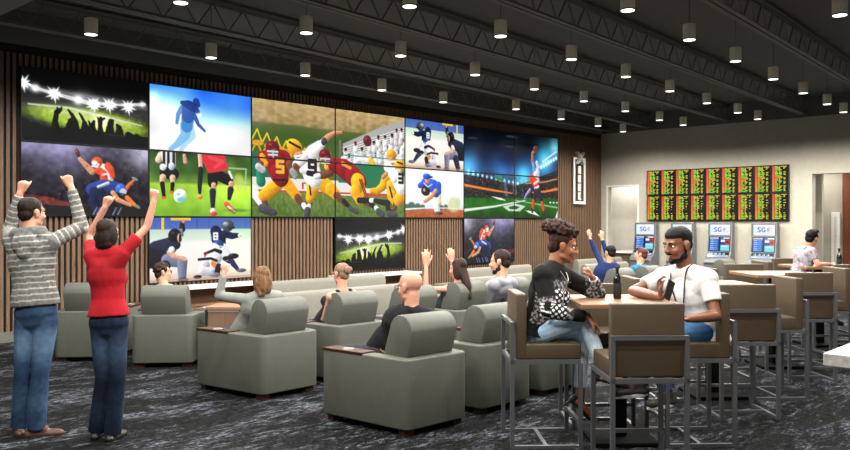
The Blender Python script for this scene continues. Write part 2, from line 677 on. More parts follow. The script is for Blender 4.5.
    def digit(s, ch, x, y, w, h, c, t):
        SEG = {'8': 'abcdefg', '5': 'afgcd', '9': 'abcdfg', '3': 'abgcd', '1': 'bc', '0': 'abcdef', '2': 'abged', '6': 'afgedc', '4': 'fgbc', '7': 'abc', 'S': 'afgcd'}
        P = {'a': ((0, 0), (1, 0)), 'b': ((1, 0), (1, .5)), 'c': ((1, .5), (1, 1)), 'd': ((0, 1), (1, 1)), 'e': ((0, .5), (0, 1)), 'f': ((0, 0), (0, .5)), 'g': ((0, .5), (1, .5))}
        for g in SEG[ch]:
            (a, b_), (c_, d) = P[g]
            s.limb([(x + a * w, y + b_ * h, t), (x + c_ * w, y + d * h, t)], c)
        return s

    def flip(s):
        s.a = s.a[:, ::-1].copy()
        return s


PW, PH = 212, 118


def pic_crowd():
    p = Pic(PW, PH, (6, 6, 6))
    p.vgrad([(0, (4, 4, 4)), (.18, (8, 8, 8)), (.34, (34, 34, 36)), (.52, (58, 58, 58)), (.62, (44, 44, 42)), (.72, (10, 10, 8)), (1, (4, 4, 4))])
    p.ell(.52, .33, .55, .03, (150, 152, 158), .6, .06, .9)
    for x, y, r in ((.1, .27, .03), (.24, .32, .025), (.42, .38, .035), (.55, .40, .03), (.7, .39, .02), (.95, .33, .022)):
        p.glow(x, y, r, (255, 255, 255), 1.0)
    p.limb([(.0, .2, .008), (.12, .28, .012), (.3, .34, .014), (.5, .40, .018), (.75, .38, .009), (.97, .33, .014)], (245, 245, 250), .8)
    p.ell(.54, .67, .50, .10, (120, 150, 36), 1, .09, .45)
    p.ell(.50, .65, .40, .075, (178, 208, 66), .9, .09, .5)
    p.ell(.52, .60, .34, .04, (222, 230, 170), .6, .09, .8)
    p.noise(60, 30, 40, 4, .5, .8)
    p.limb([(.05, .50, .006), (.35, .5, .008), (.95, .66, .004)], (226, 232, 236), .8)
    p.glow(.6, .7, .06, (220, 230, 200), .7)
    for x, y in ((.015, .22), (.24, .33), (.545, .42), (.67, .40), (.83, .40)):
        p.star(x, y, .075)
    bl = (3, 3, 3)
    p.poly([(0, .74), (.2, .80), (.5, .78), (.86, .84), (1, .82), (1, 1), (0, 1)], bl)
    for pts in ([(.25, .84, .034), (.245, .70, .022), (.255, .60, .018), (.285, .54, .014), (.295, .50, .006)], [(.255, .58, .02), (.27, .545, .016), (.26, .51, .006)],
                [(.37, .84, .06), (.37, .76, .045)], [(.37, .72, .032), (.37, .69, .03)], [(.40, .84, .04), (.40, .70, .022), (.375, .60, .015), (.345, .53, .008)],
                [(.50, .86, .04), (.475, .70, .012), (.445, .60, .011), (.43, .56, .006)], [(.475, .78, .035), (.47, .70, .02)], [(.54, .86, .045), (.53, .74, .026), (.545, .66, .012)], [(.515, .72, .012), (.505, .66, .006)],
                [(.60, .86, .032), (.595, .72, .018), (.595, .64, .02), (.60, .60, .012)], [(.595, .64, .012), (.63, .60, .008)], [(.585, .63, .008), (.575, .60, .006)],
                [(.675, .86, .045), (.675, .74, .032)], [(.68, .68, .028), (.685, .64, .024), (.70, .62, .01)], [(.75, .86, .045), (.755, .78, .034)], [(.75, .72, .026), (.735, .68, .012)],
                [(.86, .86, .035), (.83, .82, .03)], [(.92, .88, .04), (.9, .84, .03)], [(.12, .86, .05), (.08, .80, .04)]):
        p.limb(pts, bl)
    p.rect(0, .86, 1, 1, bl)
    p.limb([(.07, .73, .008), (.17, .74, .008)], (40, 40, 40)).limb([(.66, .83, .006), (.8, .84, .006)], (36, 36, 36))
    return p


def pic_tackle():
    p = Pic(PW, PH, (30, 26, 34))
    p.vgrad([(0, (84, 80, 100)), (.2, (48, 44, 56)), (.45, (28, 24, 32)), (.75, (24, 21, 28)), (1, (18, 18, 20))])
    p.noise(30, 18, 36, 3, 0, .8)
    p.glow(.3, .02, .22, (110, 108, 140), .8).glow(.97, .08, .14, (150, 150, 160), .8).glow(.02, .02, .1, (90, 90, 110), .6)
    p.dots(70, (0, .05, 1, .75), .006, [(120, 110, 120), (90, 80, 96), (150, 140, 150)], 5, .6)
    p.poly([(0, .70), (.2, .74), (.42, .85), (.42, .9), (0, .80)], (150, 50, 46), .7)
    p.noise(44, 22, 60, 9, .68, .9)
    p.rect(0, .86, 1, 1, (26, 26, 26), .8)
    R, W, B, S = (226, 74, 40), (236, 232, 232), (40, 62, 130), (214, 150, 110)
    # runner in orange and white holding the ball aloft
    p.limb([(.53, .36, .028), (.48, .27, .022), (.435, .19, .016)], S)
    p.ell(.415, .1, .018, .034, (96, 56, 50), 1, -.3)
    p.limb([(.60, .30, .04), (.65, .34, .045), (.66, .46, .045)], W)
    p.limb([(.58, .34, .03), (.62, .38, .03), (.63, .50, .035)], R)
    p.limb([(.66, .27, .03), (.68, .32, .03), (.70, .42, .02)], R)
    p.limb([(.615, .40, .008), (.66, .38, .008), (.665, .46, .006)], W)
    p.ell(.57, .22, .044, .042, R)
    p.ell(.555, .245, .03, .022, W, 1, .6)
    p.limb([(.53, .28, .007), (.57, .29, .007), (.585, .25, .006)], (240, 240, 240))
    p.limb([(.80, .62, .018), (.84, .53, .016), (.88, .46, .010)], (224, 110, 40))
    p.limb([(.82, .73, .020), (.88, .83, .016), (.905, .86, .01)], (232, 120, 40))
    p.ell(.885, .44, .03, .012, (120, 160, 150), 1, .4)
    p.ell(.91, .86, .025, .012, (110, 150, 140), 1, .6)
    # tackler in blue, doubled over
    p.limb([(.53, .62, .05), (.62, .56, .05), (.72, .58, .05)], B)
    p.limb([(.55, .66, .045), (.53, .8, .03), (.58, .98, .022)], (24, 34, 70))
    p.limb([(.60, .66, .04), (.64, .84, .03), (.63, .98, .02)], (20, 28, 60))
    p.limb([(.58, .58, .012), (.66, .52, .014)], (190, 200, 220))
    p.limb([(.70, .66, .02), (.74, .76, .02), (.85, .84, .014)], S)
    p.ell(.765, .60, .045, .045, (60, 98, 190))
    p.ell(.785, .64, .03, .028, (220, 224, 235), .9)
    p.limb([(.74, .66, .005), (.80, .68, .005)], (30, 40, 80))
    for x in (.54, .57, .63, .70, .74):
        p.limb([(x, .98, .006), (x + .03, .88, .004)], (150, 160, 210), .8)
    return p


def pic_blue():
    p = Pic(PW, PH, (255, 255, 255))
    k = np.clip(1.25 - p.y * 1.35 - 0.45 * np.abs(p.x - .75) + .1, 0, 1)
    p.a = p.a * (1 - k[..., None]) + np.array((36, 110, 235.)) * k[..., None]
    p.noise(6, 4, 50, 2, 0, .7)
    p.glow(.15, .6, .3, (200, 220, 225), .9).glow(.75, .85, .3, (200, 220, 225), .8).glow(.03, .2, .05, (120, 140, 120), .7)
    p.noise(4, 3, 40, 6)
    al = .93
    # walking silhouette, dark above and melting into the haze below
    D, D2, M, Lc, L2 = (30, 58, 140), (40, 84, 170), (64, 136, 210), (104, 186, 236), (160, 216, 244)
    p.limb([(.36, .62, .055), (.385, .74, .045), (.33, .86, .03), (.29, .98, .02)], L2, .8)
    p.limb([(.34, .60, .06), (.33, .74, .045), (.25, .90, .028), (.19, .98, .02)], Lc, .8)
    p.limb([(.30, .32, .028), (.262, .42, .02), (.25, .56, .014)], M, al)
    p.limb([(.355, .46, .062), (.345, .60, .055)], M, al)
    p.limb([(.365, .30, .066), (.355, .44, .060)], D2, al)
    p.limb([(.30, .235, .02), (.345, .25, .035), (.41, .29, .045), (.45, .35, .022)], D, al)
    p.limb([(.42, .42, .022), (.455, .55, .017), (.52, .65, .011)], D2, al)
    p.ell(.435, .205, .034, .042, D, al)
    p.limb([(.45, .27, .008), (.468, .25, .008), (.466, .2, .006)], D, al)
    p.glow(.458, .395, .016, (255, 255, 255), .8)
    return p


def pic_soccer():
    p = Pic(PW, PH, (60, 110, 30))
    p.vgrad([(0, (30, 62, 18)), (.3, (52, 92, 24)), (.46, (96, 140, 40)), (.5, (170, 214, 60)), (.75, (150, 206, 52)), (1, (120, 176, 40))])
    p.noise(14, 7, 60, 4, 0, .46).noise(20, 12, 26, 8, .5, 1)
    p.glow(.85, .5, .25, (120, 130, 40), .5)
    p.limb([(.77, .2, .008), (.95, .2, .008), (.94, .55, .008)], (190, 210, 190), .8)
    p.ell(.87, .42, .05, .07, (216, 220, 110), .7, 0, .7)
    K = (18, 18, 22)
    # player in stripes on the left
    p.limb([(.10, .06, .03), (.08, .13, .03)], (232, 200, 170))
    p.limb([(.17, .02, .07), (.18, .20, .06)], (235, 235, 240))
    for x in (.13, .17, .22):
        p.limb([(x, .0, .012), (x, .24, .014)], (30, 30, 34))
    p.limb([(.14, .33, .05), (.22, .34, .05)], K)
    p.limb([(.12, .40, .03), (.11, .46, .02)], (224, 180, 150)).limb([(.21, .4, .028), (.21, .46, .02)], (224, 180, 150))
    p.limb([(.115, .5, .022), (.13, .70, .016)], K).limb([(.21, .5, .02), (.205, .6, .016)], K)
    p.ell(.13, .72, .022, .014, (226, 120, 40)).ell(.2, .63, .02, .014, (226, 120, 40))
    p.ell(.12, .24, .03, .03, (240, 240, 245)).ell(.2, .22, .03, .035, (200, 205, 215))
    p.limb([(.32, .04, .016), (.33, .14, .02)], (214, 160, 130))
    p.ell(.28, .68, .062, .062, (236, 244, 244))
    p.ell(.29, .74, .04, .022, (110, 200, 210), .8)
    p.ell(.265, .655, .018, .012, (180, 210, 215))
    # main player in red shirt and black shorts
    p.limb([(.47, .0, .02), (.48, .2, .022)], (226, 180, 160))
    p.limb([(.48, .24, .024), (.47, .5, .022), (.47, .62, .016)], (30, 32, 40))
    p.ell(.47, .69, .03, .022, (226, 150, 60))
    p.limb([(.60, .35, .055), (.60, .45, .05)], K).limb([(.66, .33, .05), (.76, .40, .05)], K)
    p.limb([(.77, .26, .012), (.80, .36, .012)], (235, 235, 235))
    p.poly([(.49, 0), (.72, 0), (.76, .22), (.68, .26), (.56, .30), (.50, .12)], (226, 46, 62))
    p.limb([(.56, .04, .014), (.7, .10, .02), (.62, .2, .012)], (250, 110, 110), .5)
    p.limb([(.61, .49, .026), (.61, .56, .024)], (214, 160, 130)).limb([(.79, .46, .028), (.79, .52, .022)], (214, 160, 130))
    p.limb([(.60, .60, .034), (.60, .80, .024), (.60, .86, .02)], (34, 38, 50))
    p.limb([(.785, .56, .034), (.77, .70, .02)], (34, 38, 50))
    p.limb([(.60, .91, .026), (.60, .95, .024)], (236, 236, 236)).ell(.61, .96, .034, .02, (226, 60, 50))
    p.limb([(.74, .80, .026), (.82, .92, .022)], (240, 90, 60)).limb([(.76, .84, .01), (.83, .92, .008)], (250, 250, 250))
    p.ell(.85, .9, .12, .016, (60, 100, 30), .5, 0, .7)
    return p


def pic_batter():
    p = Pic(PW, PH, (250, 248, 244))
    p.vgrad([(0, (70, 100, 190)), (.17, (84, 112, 190)), (.19, (200, 224, 210)), (.34, (226, 238, 220)), (.4, (252, 250, 246)), (.85, (250, 242, 234)), (1, (220, 190, 170))])
    for x in (.05, .32, .44, .56, .68, .82, .94):
        p.rect(x, .0, x + .006, .17, (50, 74, 150), .7)
    p.rect(.105, 0, .13, .2, (246, 206, 30)).rect(.19, 0, .38, .035, (250, 200, 20))
    p.glow(.85, .45, .25, (20, 40, 0), .6)
    K, N = (26, 28, 36), (24, 32, 70)
    p.limb([(.30, .10, .022), (.30, .18, .03)], (30, 30, 34)).ell(.31, .055, .014, .016, (214, 160, 130)).limb([(.29, .2, .018), (.3, .27, .014)], (120, 124, 136))
    # umpire crouching on the left
    p.limb([(.06, .50, .08), (.18, .44, .075), (.24, .42, .045)], (34, 40, 62))
    p.limb([(.02, .62, .09), (.16, .66, .07)], K).limb([(.16, .66, .055), (.30, .70, .05), (.30, .92, .04)], (118, 124, 150))
    p.limb([(.14, .75, .05), (.10, .95, .04)], (40, 44, 56))
    p.limb([(.18, .54, .025), (.22, .60, .022), (.34, .67, .012)], (222, 164, 130)).ell(.2, .5, .03, .03, (240, 240, 240))
    p.ell(.23, .28, .062, .062, (20, 20, 24)).ell(.275, .32, .022, .04, (210, 150, 120)).limb([(.28, .28, .012), (.28, .36, .012)], K)
    p.ell(.31, .98, .05, .016, (40, 44, 70))
    # batter in navy, number on his back
    p.limb([(.63, .22, .055), (.66, .34, .075), (.67, .42, .065)], N)
    p.limb([(.72, .26, .035), (.80, .30, .03), (.86, .29, .022)], N).ell(.88, .29, .02, .018, (236, 236, 240))
    p.digit('8', .612, .25, .034, .10, (245, 245, 245), .0085)
    p.ell(.755, .125, .062, .056, (70, 74, 86)).ell(.735, .1, .03, .02, (150, 154, 164)).limb([(.77, .17, .012), (.82, .16, .01)], (40, 42, 50))
    p.limb([(.70, .58, .05), (.80, .74, .03), (.86, .86, .018)], (34, 40, 90)).limb([(.70, .52, .06), (.74, .62, .05)], (235, 235, 240))
    p.ell(.90, .88, .05, .018, (90, 92, 100))
    # catcher squatting in white
    p.ell(.655, .43, .058, .038, (40, 66, 130)).limb([(.61, .46, .008), (.70, .47, .008)], (180, 190, 220))
    p.limb([(.60, .56, .085), (.62, .64, .075)], (240, 240, 242)).limb([(.52, .76, .05), (.50, .86, .045), (.58, .88, .04)], (208, 204, 210))
    p.limb([(.52, .58, .012), (.62, .52, .014), (.68, .56, .018)], K).limb([(.46, .67, .012), (.58, .66, .012), (.64, .70, .012)], K)
    p.limb([(.52, .62, .008), (.54, .58, .008)], (220, 50, 60))
    p.limb([(.60, .74, .022), (.66, .86, .018)], (232, 130, 70)).ell(.815, .635, .055, .026, K).limb([(.72, .67, .02), (.8, .65, .016)], K)
    p.limb([(.66, .80, .03), (.64, .92, .03)], K).ell(.45, .95, .04, .018, K).ell(.62, .93, .06, .02, (120, 124, 130))
    p.rect(.0, .965, 1, 1, (196, 160, 140), .6)
    return p


def pic_pitcher():
    p = Pic(PW, PH, (252, 252, 252))
    p.vgrad([(0, (255, 255, 255)), (.68, (250, 252, 252)), (.8, (226, 236, 230)), (.84, (196, 110, 66)), (1, (176, 86, 44))])
    for x, y, r in ((.02, .8, .05), (.1, .77, .06), (.2, .78, .05), (.28, .79, .04), (.6, .79, .04), (.68, .78, .04)):
        p.ell(x, y, r, r * .8, (66, 100, 82), .9, 0, .4)
    p.ell(.82, .72, .1, .09, (222, 226, 170), .9, 0, .5).ell(.9, .68, .05, .06, (200, 220, 170), .7, 0, .6)
    p.noise(30, 30, 30, 4, .84, 1)
    p.limb([(0, .84, .012), (.3, .81, .008), (.7, .8, .006), (1, .83, .004)], (236, 230, 220))
    Bc, S, W = (30, 84, 206), (226, 150, 96), (252, 250, 246)
    p.limb([(.52, .55, .07), (.5, .68, .06), (.53, .86, .045)], W).limb([(.54, .56, .06), (.56, .68, .04)], (240, 226, 190))
    p.limb([(.33, .30, .075), (.47, .34, .08), (.51, .47, .06)], Bc).limb([(.23, .34, .03), (.3, .3, .05)], Bc)
    p.limb([(.55, .32, .05), (.57, .46, .03)], Bc)
    p.limb([(.50, .44, .03), (.44, .55, .026), (.34, .65, .022), (.31, .665, .02)], S)
    p.limb([(.3, .28, .008), (.37, .36, .008), (.44, .3, .006)], (220, 226, 240))
    p.ell(.33, .45, .075, .055, (36, 30, 26), 1, .15).ell(.31, .43, .02, .02, (180, 150, 80))
    p.ell(.36, .2, .045, .055, (222, 150, 110)).ell(.35, .14, .065, .035, Bc).limb([(.38, .15, .014), (.44, .145, .012)], (26, 60, 150))
    p.limb([(.55, .82, .006), (.56, .7, .005)], (200, 190, 150))
    p.ell(.56, .91, .07, .02, (70, 70, 80), 1, .05)
    return p


def pic_football():
    w, h = PW * 2, PH * 2
    p = Pic(w, h, (90, 110, 50))
    p.vgrad([(0, (196, 170, 120)), (.10, (186, 156, 108)), (.19, (160, 140, 90)), (.21, (92, 104, 50)), (.3, (60, 92, 34)), (.45, (74, 100, 34)), (.5, (90, 110, 44)), (.72, (96, 116, 60)), (.8, (112, 136, 62)), (1, (88, 116, 46))])
    p.noise(40, 50, 40, 3, 0, .2).noise(60, 8, 26, 31, 0, .2).noise(90, 40, 36, 5, .74, 1)
    # stands with spectators on the right half
    p.poly([(.55, .5), (.55, .32), (.82, .12), (1, .03), (1, .5)], (178, 176, 172))
    for i in range(9):
        y = .30 + i * .022
        p.limb([(.55, y + .06, .0025), (1, y - .2, .0025)], (236, 238, 240))
        p.limb([(.55, y + .072, .002), (1, y - .188, .002)], (130, 124, 116), .8)
    q = random.Random(4)
    for r_ in range(5):
        for i in range(11):
            x = .56 + i * .042 + q.uniform(-.012, .012)
            y = .44 - r_ * .055 - max(0, x - .62) * .22 + q.uniform(-.01, .01)
            if y < .34 - (x - .55) * .55 + .02 or q.random() < .1:
                continue
            p.limb([(x, y + .03, .017), (x, y + .055, .018)], q.choice([(244, 244, 246), (236, 236, 240), (246, 246, 250), (210, 206, 204)]))
            p.ell(x, y - .005, .009, .012, q.choice([(176, 124, 96), (130, 86, 66), (200, 150, 120), (60, 40, 34)]))
            p.ell(x, y - .018, .010, .008, q.choice([(30, 26, 26), (60, 40, 30), (24, 22, 24), (120, 40, 40)]))
    p.ell(.72, .27, .03, .03, (96, 26, 34)).limb([(.66, .45, .02), (.72, .46, .02)], (240, 240, 242))
    p.limb([(.55, .425, .004), (1, .43, .004)], (90, 130, 130), .8).limb([(.55, .395, .003), (.98, .40, .003)], (200, 220, 224))
    p.limb([(.74, .45, .014), (.76, .49, .02)], (232, 186, 50))
    p.limb([(.53, .30, .008), (.53, .47, .008)], (120, 116, 104))
    # yellow zigzag railing and gold blocks on the left
    zz = [(.0 + i * .028, (.25 if i % 2 else .35) + i * .013, .004) for i in range(16)]
    p.limb(zz, (240, 206, 40))
    p.limb([(x, y + .10, r) for x, y, r in zz[:9]], (214, 180, 50))
    for x, y in ((.03, .38), (.1, .40), (.16, .42), (.22, .43), (.2, .47), (.27, .46)):
        p.ell(x, y, .034, .014, (226, 160, 40))
    p.limb([(.36, .42, .02), (.46, .44, .02)], (150, 130, 60))
    # banner along the field
    p.rect(0, .66, 1, .77, (238, 232, 224)).rect(0, .46, .1, .66, (30, 110, 80)).rect(.52, .5, 1, .72, (36, 122, 84)).rect(.52, .68, .62, .8, (238, 234, 228))
    p.rect(0, .77, 1, .785, (206, 60, 44)).rect(.62, .785, 1, .80, (196, 70, 50))
    for x in (.29, .33, .37, .40, .44):
        p.rect(x, .69, x + .012, .75, (200, 60, 50)).rect(x, .69, x + .028, .705, (200, 60, 50))
    p.limb([(.16, .735, .004), (.16, .70, .004)], (200, 60, 60)).limb([(.16, .735, .004), (.175, .735, .004)], (200, 60, 60)).limb([(.19, .735, .004), (.197, .70, .004), (.204, .735, .004)], (200, 60, 60))
    p.limb([(.33, .66, .012), (.4, .69, .012), (.36, .63, .012)], (226, 90, 40)).limb([(.31, .64, .01), (.33, .72, .01)], (240, 180, 50))
    G, C, W, S, S2, K = (238, 168, 24), (140, 18, 32), (246, 244, 242), (206, 140, 100), (112, 68, 48), (30, 28, 32)
    H, DG = (104, 16, 28), (70, 72, 78)

    def L(col, *pts):
        p.limb([(x, y, r) for x, y, r in pts], col)

    def helmet(x, y, col, face, d=1, r=.040):
        p.ell(x, y, r, r * .82, col)
        p.ell(x + d * .012, y + .045, r * .62, r * .55, face)
        L((228, 226, 226), (x - .028, y + .035, .0045), (x + .030, y + .035, .0045))
        L((228, 226, 226), (x - .022, y + .065, .0045), (x + .028, y + .062, .0045))
        L((214, 210, 210), (x + .002, y + .03, .0035), (x + .004, y + .085, .0035))

    # far left: green and white figures cut by the frame
    L((34, 130, 96), (.045, .60, .022), (.05, .70, .026))
    L(W, (.005, .78, .026), (.05, .88, .020))
    L(DG, (.055, .93, .022), (.11, .965, .018))
    # crimson number 5
    L(S2, (.06, .80, .020), (.075, .90, .016))
    L(G, (.165, .69, .032), (.085, .80, .034), (.06, .82, .026))
    L(G, (.19, .69, .032), (.26, .82, .026))
    L(S2, (.262, .83, .020), (.295, .89, .016))
    L(W, (.30, .895, .014), (.318, .93, .013))
    L(DG, (.072, .935, .020), (.125, .965, .016))
    L(C, (.06, .50, .030), (.11, .50, .045), (.18, .50, .042), (.21, .53, .028))
    L(C, (.13, .52, .062), (.155, .62, .055), (.165, .66, .045))
    L(G, (.055, .49, .014), (.075, .545, .016))
    L(S2, (.05, .55, .016), (.035, .575, .015))
    L((186, 184, 188), (.035, .575, .018), (.06, .60, .017))
    L(S2, (.215, .54, .022), (.235, .585, .018))
    L((150, 148, 150), (.235, .60, .020), (.25, .64, .016))
    L(K, (.125, .68, .006), (.20, .68, .006))
    p.digit('5', .142, .515, .034, .095, (240, 186, 60), .0085)
    helmet(.115, .41, H, (96, 58, 48))
    # quarterback, white number 9
    L(S2, (.345, .83, .020), (.335, .90, .015))
    L(G, (.365, .69, .045), (.355, .76, .036), (.34, .83, .027))
    L(W, (.333, .905, .014), (.328, .93, .013))
    L(DG, (.325, .945, .020), (.32, .985, .018))
    L(G, (.40, .67, .045), (.47, .74, .036), (.505, .79, .028))
    L(S2, (.51, .80, .020), (.565, .88, .015))
    L(K, (.555, .85, .014), (.59, .90, .012))
    L(DG, (.60, .92, .014), (.645, .955, .013))
    L(K, (.335, .69, .005), (.345, .80, .005))
    L(W, (.355, .44, .045), (.335, .52, .060), (.355, .62, .056), (.37, .66, .045))
    L(W, (.36, .42, .040), (.40, .36, .028))
    L(S, (.41, .345, .020), (.455, .27, .016), (.50, .225, .011), (.54, .215, .008))
    L((250, 250, 250), (.405, .355, .022), (.425, .325, .020))
    L((60, 60, 64), (.428, .32, .018), (.432, .312, .018))
    L(W, (.30, .47, .030), (.255, .54, .024))
    L(S2, (.25, .55, .016), (.28, .585, .015))
    L((230, 228, 226), (.29, .585, .016), (.325, .60, .014))
    L(K, (.33, .605, .014), (.40, .615, .016))
    p.digit('9', .335, .50, .040, .105, (44, 26, 28), .0095)
    p.ell(.245, .385, .050, .036, (234, 162, 30), 1, .35)
    L(K, (.215, .35, .006), (.28, .395, .006))
    L(S, (.262, .46, .016), (.28, .45, .014))
    L(W, (.245, .475, .006), (.30, .455, .006))
    # crimson defender reaching across the panel joint
    L(G, (.455, .53, .026), (.50, .545, .034))
    L(S2, (.475, .585, .022), (.43, .62, .018), (.385, .625, .016))
    L((236, 234, 232), (.395, .625, .014), (.375, .635, .015))
    L(C, (.49, .52, .034), (.555, .55, .050), (.62, .61, .056), (.675, .66, .040))
    L(G, (.545, .50, .008), (.60, .535, .008))
    L(G, (.65, .66, .046), (.665, .74, .042), (.70, .83, .028))
    L(G, (.66, .66, .042), (.635, .76, .034), (.66, .84, .024))
    for o_ in (0, .012):
        L(C, (.665 + o_, .64, .004), (.69 + o_, .74, .004), (.712 + o_, .82, .004))
    L(S2, (.70, .84, .022), (.755, .885, .016))
    L(K, (.745, .87, .015), (.775, .905, .014))
    L(W, (.782, .91, .014), (.80, .93, .013))
    L(DG, (.80, .945, .020), (.83, .975, .018))
    L(K, (.66, .84, .016), (.74, .84, .014))
    L(W, (.745, .838, .013), (.77, .838, .012))
    L(K, (.775, .84, .013), (.86, .86, .018))
    helmet(.435, .44, H, (88, 54, 44), 1, .038)
    # gold trousered players on the right
    L(G, (.855, .62, .030), (.83, .70, .026), (.79, .745, .020), (.75, .745, .016))
    L(W, (.87, .50, .030), (.90, .54, .026))
    p.ell(.90, .385, .038, .030, (216, 152, 34))
    L(S, (.895, .44, .016), (.905, .46, .014))
    L(W, (.87, .46, .006), (.93, .45, .006))
    L(S, (.86, .57, .014), (.835, .605, .013))
    L(G, (.90, .69, .040), (.90, .78, .034), (.93, .85, .026))
    L(K, (.885, .70, .006), (.905, .80, .006))
    L(S2, (.93, .87, .020), (.92, .91, .018))
    L(K, (.875, .86, .016), (.87, .92, .016), (.90, .96, .016))
    L(DG, (.88, .965, .018), (.93, .975, .016))
    L(G, (.985, .77, .050), (.95, .83, .034))
    L(W, (.93, .56, .040), (.955, .63, .050), (.975, .69, .048))
    L(W, (.895, .57, .022), (.92, .62, .022))
    p.digit('3', .958, .565, .030, .085, (38, 26, 30), .008)
    p.ell(.962, .485, .040, .034, (222, 160, 40))
    L(K, (.945, .455, .005), (.985, .47, .005))
    L(W, (.925, .53, .006), (.965, .525, .006))
    return p


def pic_stadium():
    w, h = PW * 2, PH * 2
    p = Pic(w, h, (6, 10, 24))
    p.vgrad([(0, (3, 5, 10)), (.15, (5, 12, 28)), (.3, (10, 26, 62)), (.45, (18, 50, 100)), (.52, (30, 40, 60)), (.62, (40, 30, 40)), (.74, (24, 24, 28)), (.76, (20, 90, 20)), (.85, (24, 110, 22)), (1, (14, 62, 12))])
    p.noise(10, 6, 40, 2, .1, .5)
    p.glow(.03, .47, .10, (80, 170, 200), .9).glow(.60, .52, .10, (70, 190, 210), .95).glow(.84, .28, .10, (80, 200, 220), .95).glow(.97, .12, .07, (120, 220, 230), .8).glow(.36, .52, .10, (40, 120, 170), .6)
    p.ell(.08, .12, .05, .006, (70, 74, 80), .7).ell(.45, .17, .05, .006, (70, 74, 80), .7).ell(.47, .05, .06, .007, (70, 74, 80), .7)
    p.poly([(0, .52), (.3, .56), (.5, .62), (.66, .56), (1, .40), (1, .75), (0, .78)], (26, 22, 30), .8)
    p.noise(70, 44, 50, 7, .5, .76)
    p.dots(130, (0, .56, 1, .76), .004, [(150, 60, 50), (120, 110, 110), (190, 140, 80), (70, 90, 150)], 3, .7)
    p.limb([(0, .64, .008), (.25, .68, .007), (.48, .71, .004)], (240, 130, 50)).limb([(.7, .69, .005), (.85, .67, .007), (1, .63, .009)], (240, 130, 50))
    p.limb([(.62, .585, .004), (.85, .55, .005), (1, .5, .006)], (236, 170, 90), .8)
    for i in range(9):
        p.glow(.74 + i * .03, .42 - i * .021, .012, (255, 255, 255), 1)
    for i in range(12):
        p.glow(.04 + i * .045, .50 + i * .008, .010, (200, 235, 255), .9)
    p.limb([(.82, .31, .008), (.98, .17, .006)], (236, 250, 255), .8)
    p.limb([(.40, .56, .012), (.42, .72, .02)], (130, 170, 190), .4).limb([(.5, .55, .01), (.51, .7, .02)], (130, 170, 190), .4)
    p.poly([(.3, .50), (.38, .54), (.38, .58), (.3, .55)], (40, 140, 70))
    p.noise(50, 20, 26, 5, .76, 1)
    p.limb([(.0, .92, .009), (.3, .87, .006), (.62, .79, .003)], (226, 240, 226))
    p.poly([(.26, .755), (.34, .79), (.42, .80), (.36, .77)], (236, 244, 236))
    p.poly([(.38, .87), (.50, .83), (.62, .86), (.56, .92), (.44, .92)], (220, 236, 220), .9)
    p.poly([(.44, .875), (.50, .855), (.56, .87), (.52, .90), (.46, .9)], (22, 96, 20))
    p.poly([(.62, .91), (.72, .92), (.78, .98), (.66, .94)], (236, 244, 236))
    p.limb([(.5, .79, .003), (1, .87, .005)], (200, 230, 200), .7)
    for x in (.9, .94, .98):
        p.rect(x, .80, x + .02, .815, (230, 240, 230))
    p.poly([(1, .9), (.97, 1), (1, 1)], (240, 246, 240))
    # leaping receiver in red and white
    R, W, B = (226, 60, 36), (232, 232, 240), (30, 32, 60)
    p.limb([(.72, .52, .022), (.72, .42, .018), (.70, .30, .015)], (120, 150, 210)).limb([(.76, .52, .020), (.77, .4, .018), (.75, .33, .015)], (190, 204, 236))
    p.limb([(.70, .30, .014), (.70, .22, .013), (.74, .17, .012)], (170, 110, 80)).ell(.73, .16, .026, .018, (110, 60, 40), 1, -.5)
    p.ell(.735, .475, .022, .024, (230, 230, 236))
    p.limb([(.69, .52, .026), (.74, .58, .034), (.75, .64, .028)], R).limb([(.72, .58, .008), (.77, .54, .008)], W).limb([(.73, .64, .01), (.77, .61, .008)], W)
    p.limb([(.74, .68, .024), (.72, .76, .02), (.71, .82, .014)], B).limb([(.77, .68, .026), (.80, .77, .02), (.815, .83, .014)], B)
    p.limb([(.71, .80, .016), (.705, .88, .012)], R).limb([(.81, .82, .016), (.83, .90, .012)], R)
    p.limb([(.67, .66, .012), (.63, .72, .009), (.61, .77, .006)], (150, 150, 200))
    p.ell(.695, .91, .012, .02, (60, 50, 60), 1, -.4).ell(.845, .925, .012, .02, (60, 50, 60), 1, .2)
    return p


def pic_odds(seed=1):
    p = Pic(44, 74, (12, 12, 14))
    q = random.Random(seed)
    p.vgrad([(0.02, (236, 70, 60)), (.5, (240, 110, 60)), (.98, (240, 150, 60))], .03, .17)
    rows = 22
    for r in range(rows):
        y = .03 + r * .95 / rows
        h = .030
        p.rect(.2, y, .2 + q.uniform(.12, .3), y + h, q.choice([(120, 230, 50), (236, 220, 50), (250, 160, 40), (150, 240, 60)]))
        p.rect(.42, y, .42 + q.uniform(.03, .22), y + h, q.choice([(226, 236, 60), (130, 226, 50), (236, 200, 50)]))
        if q.random() < .6:
            p.rect(.7, y, .7 + q.uniform(.05, .16), y + h * .9, (226, 214, 60))
    p.rect(.56, .03, .9, .06, (232, 196, 50))
    return p


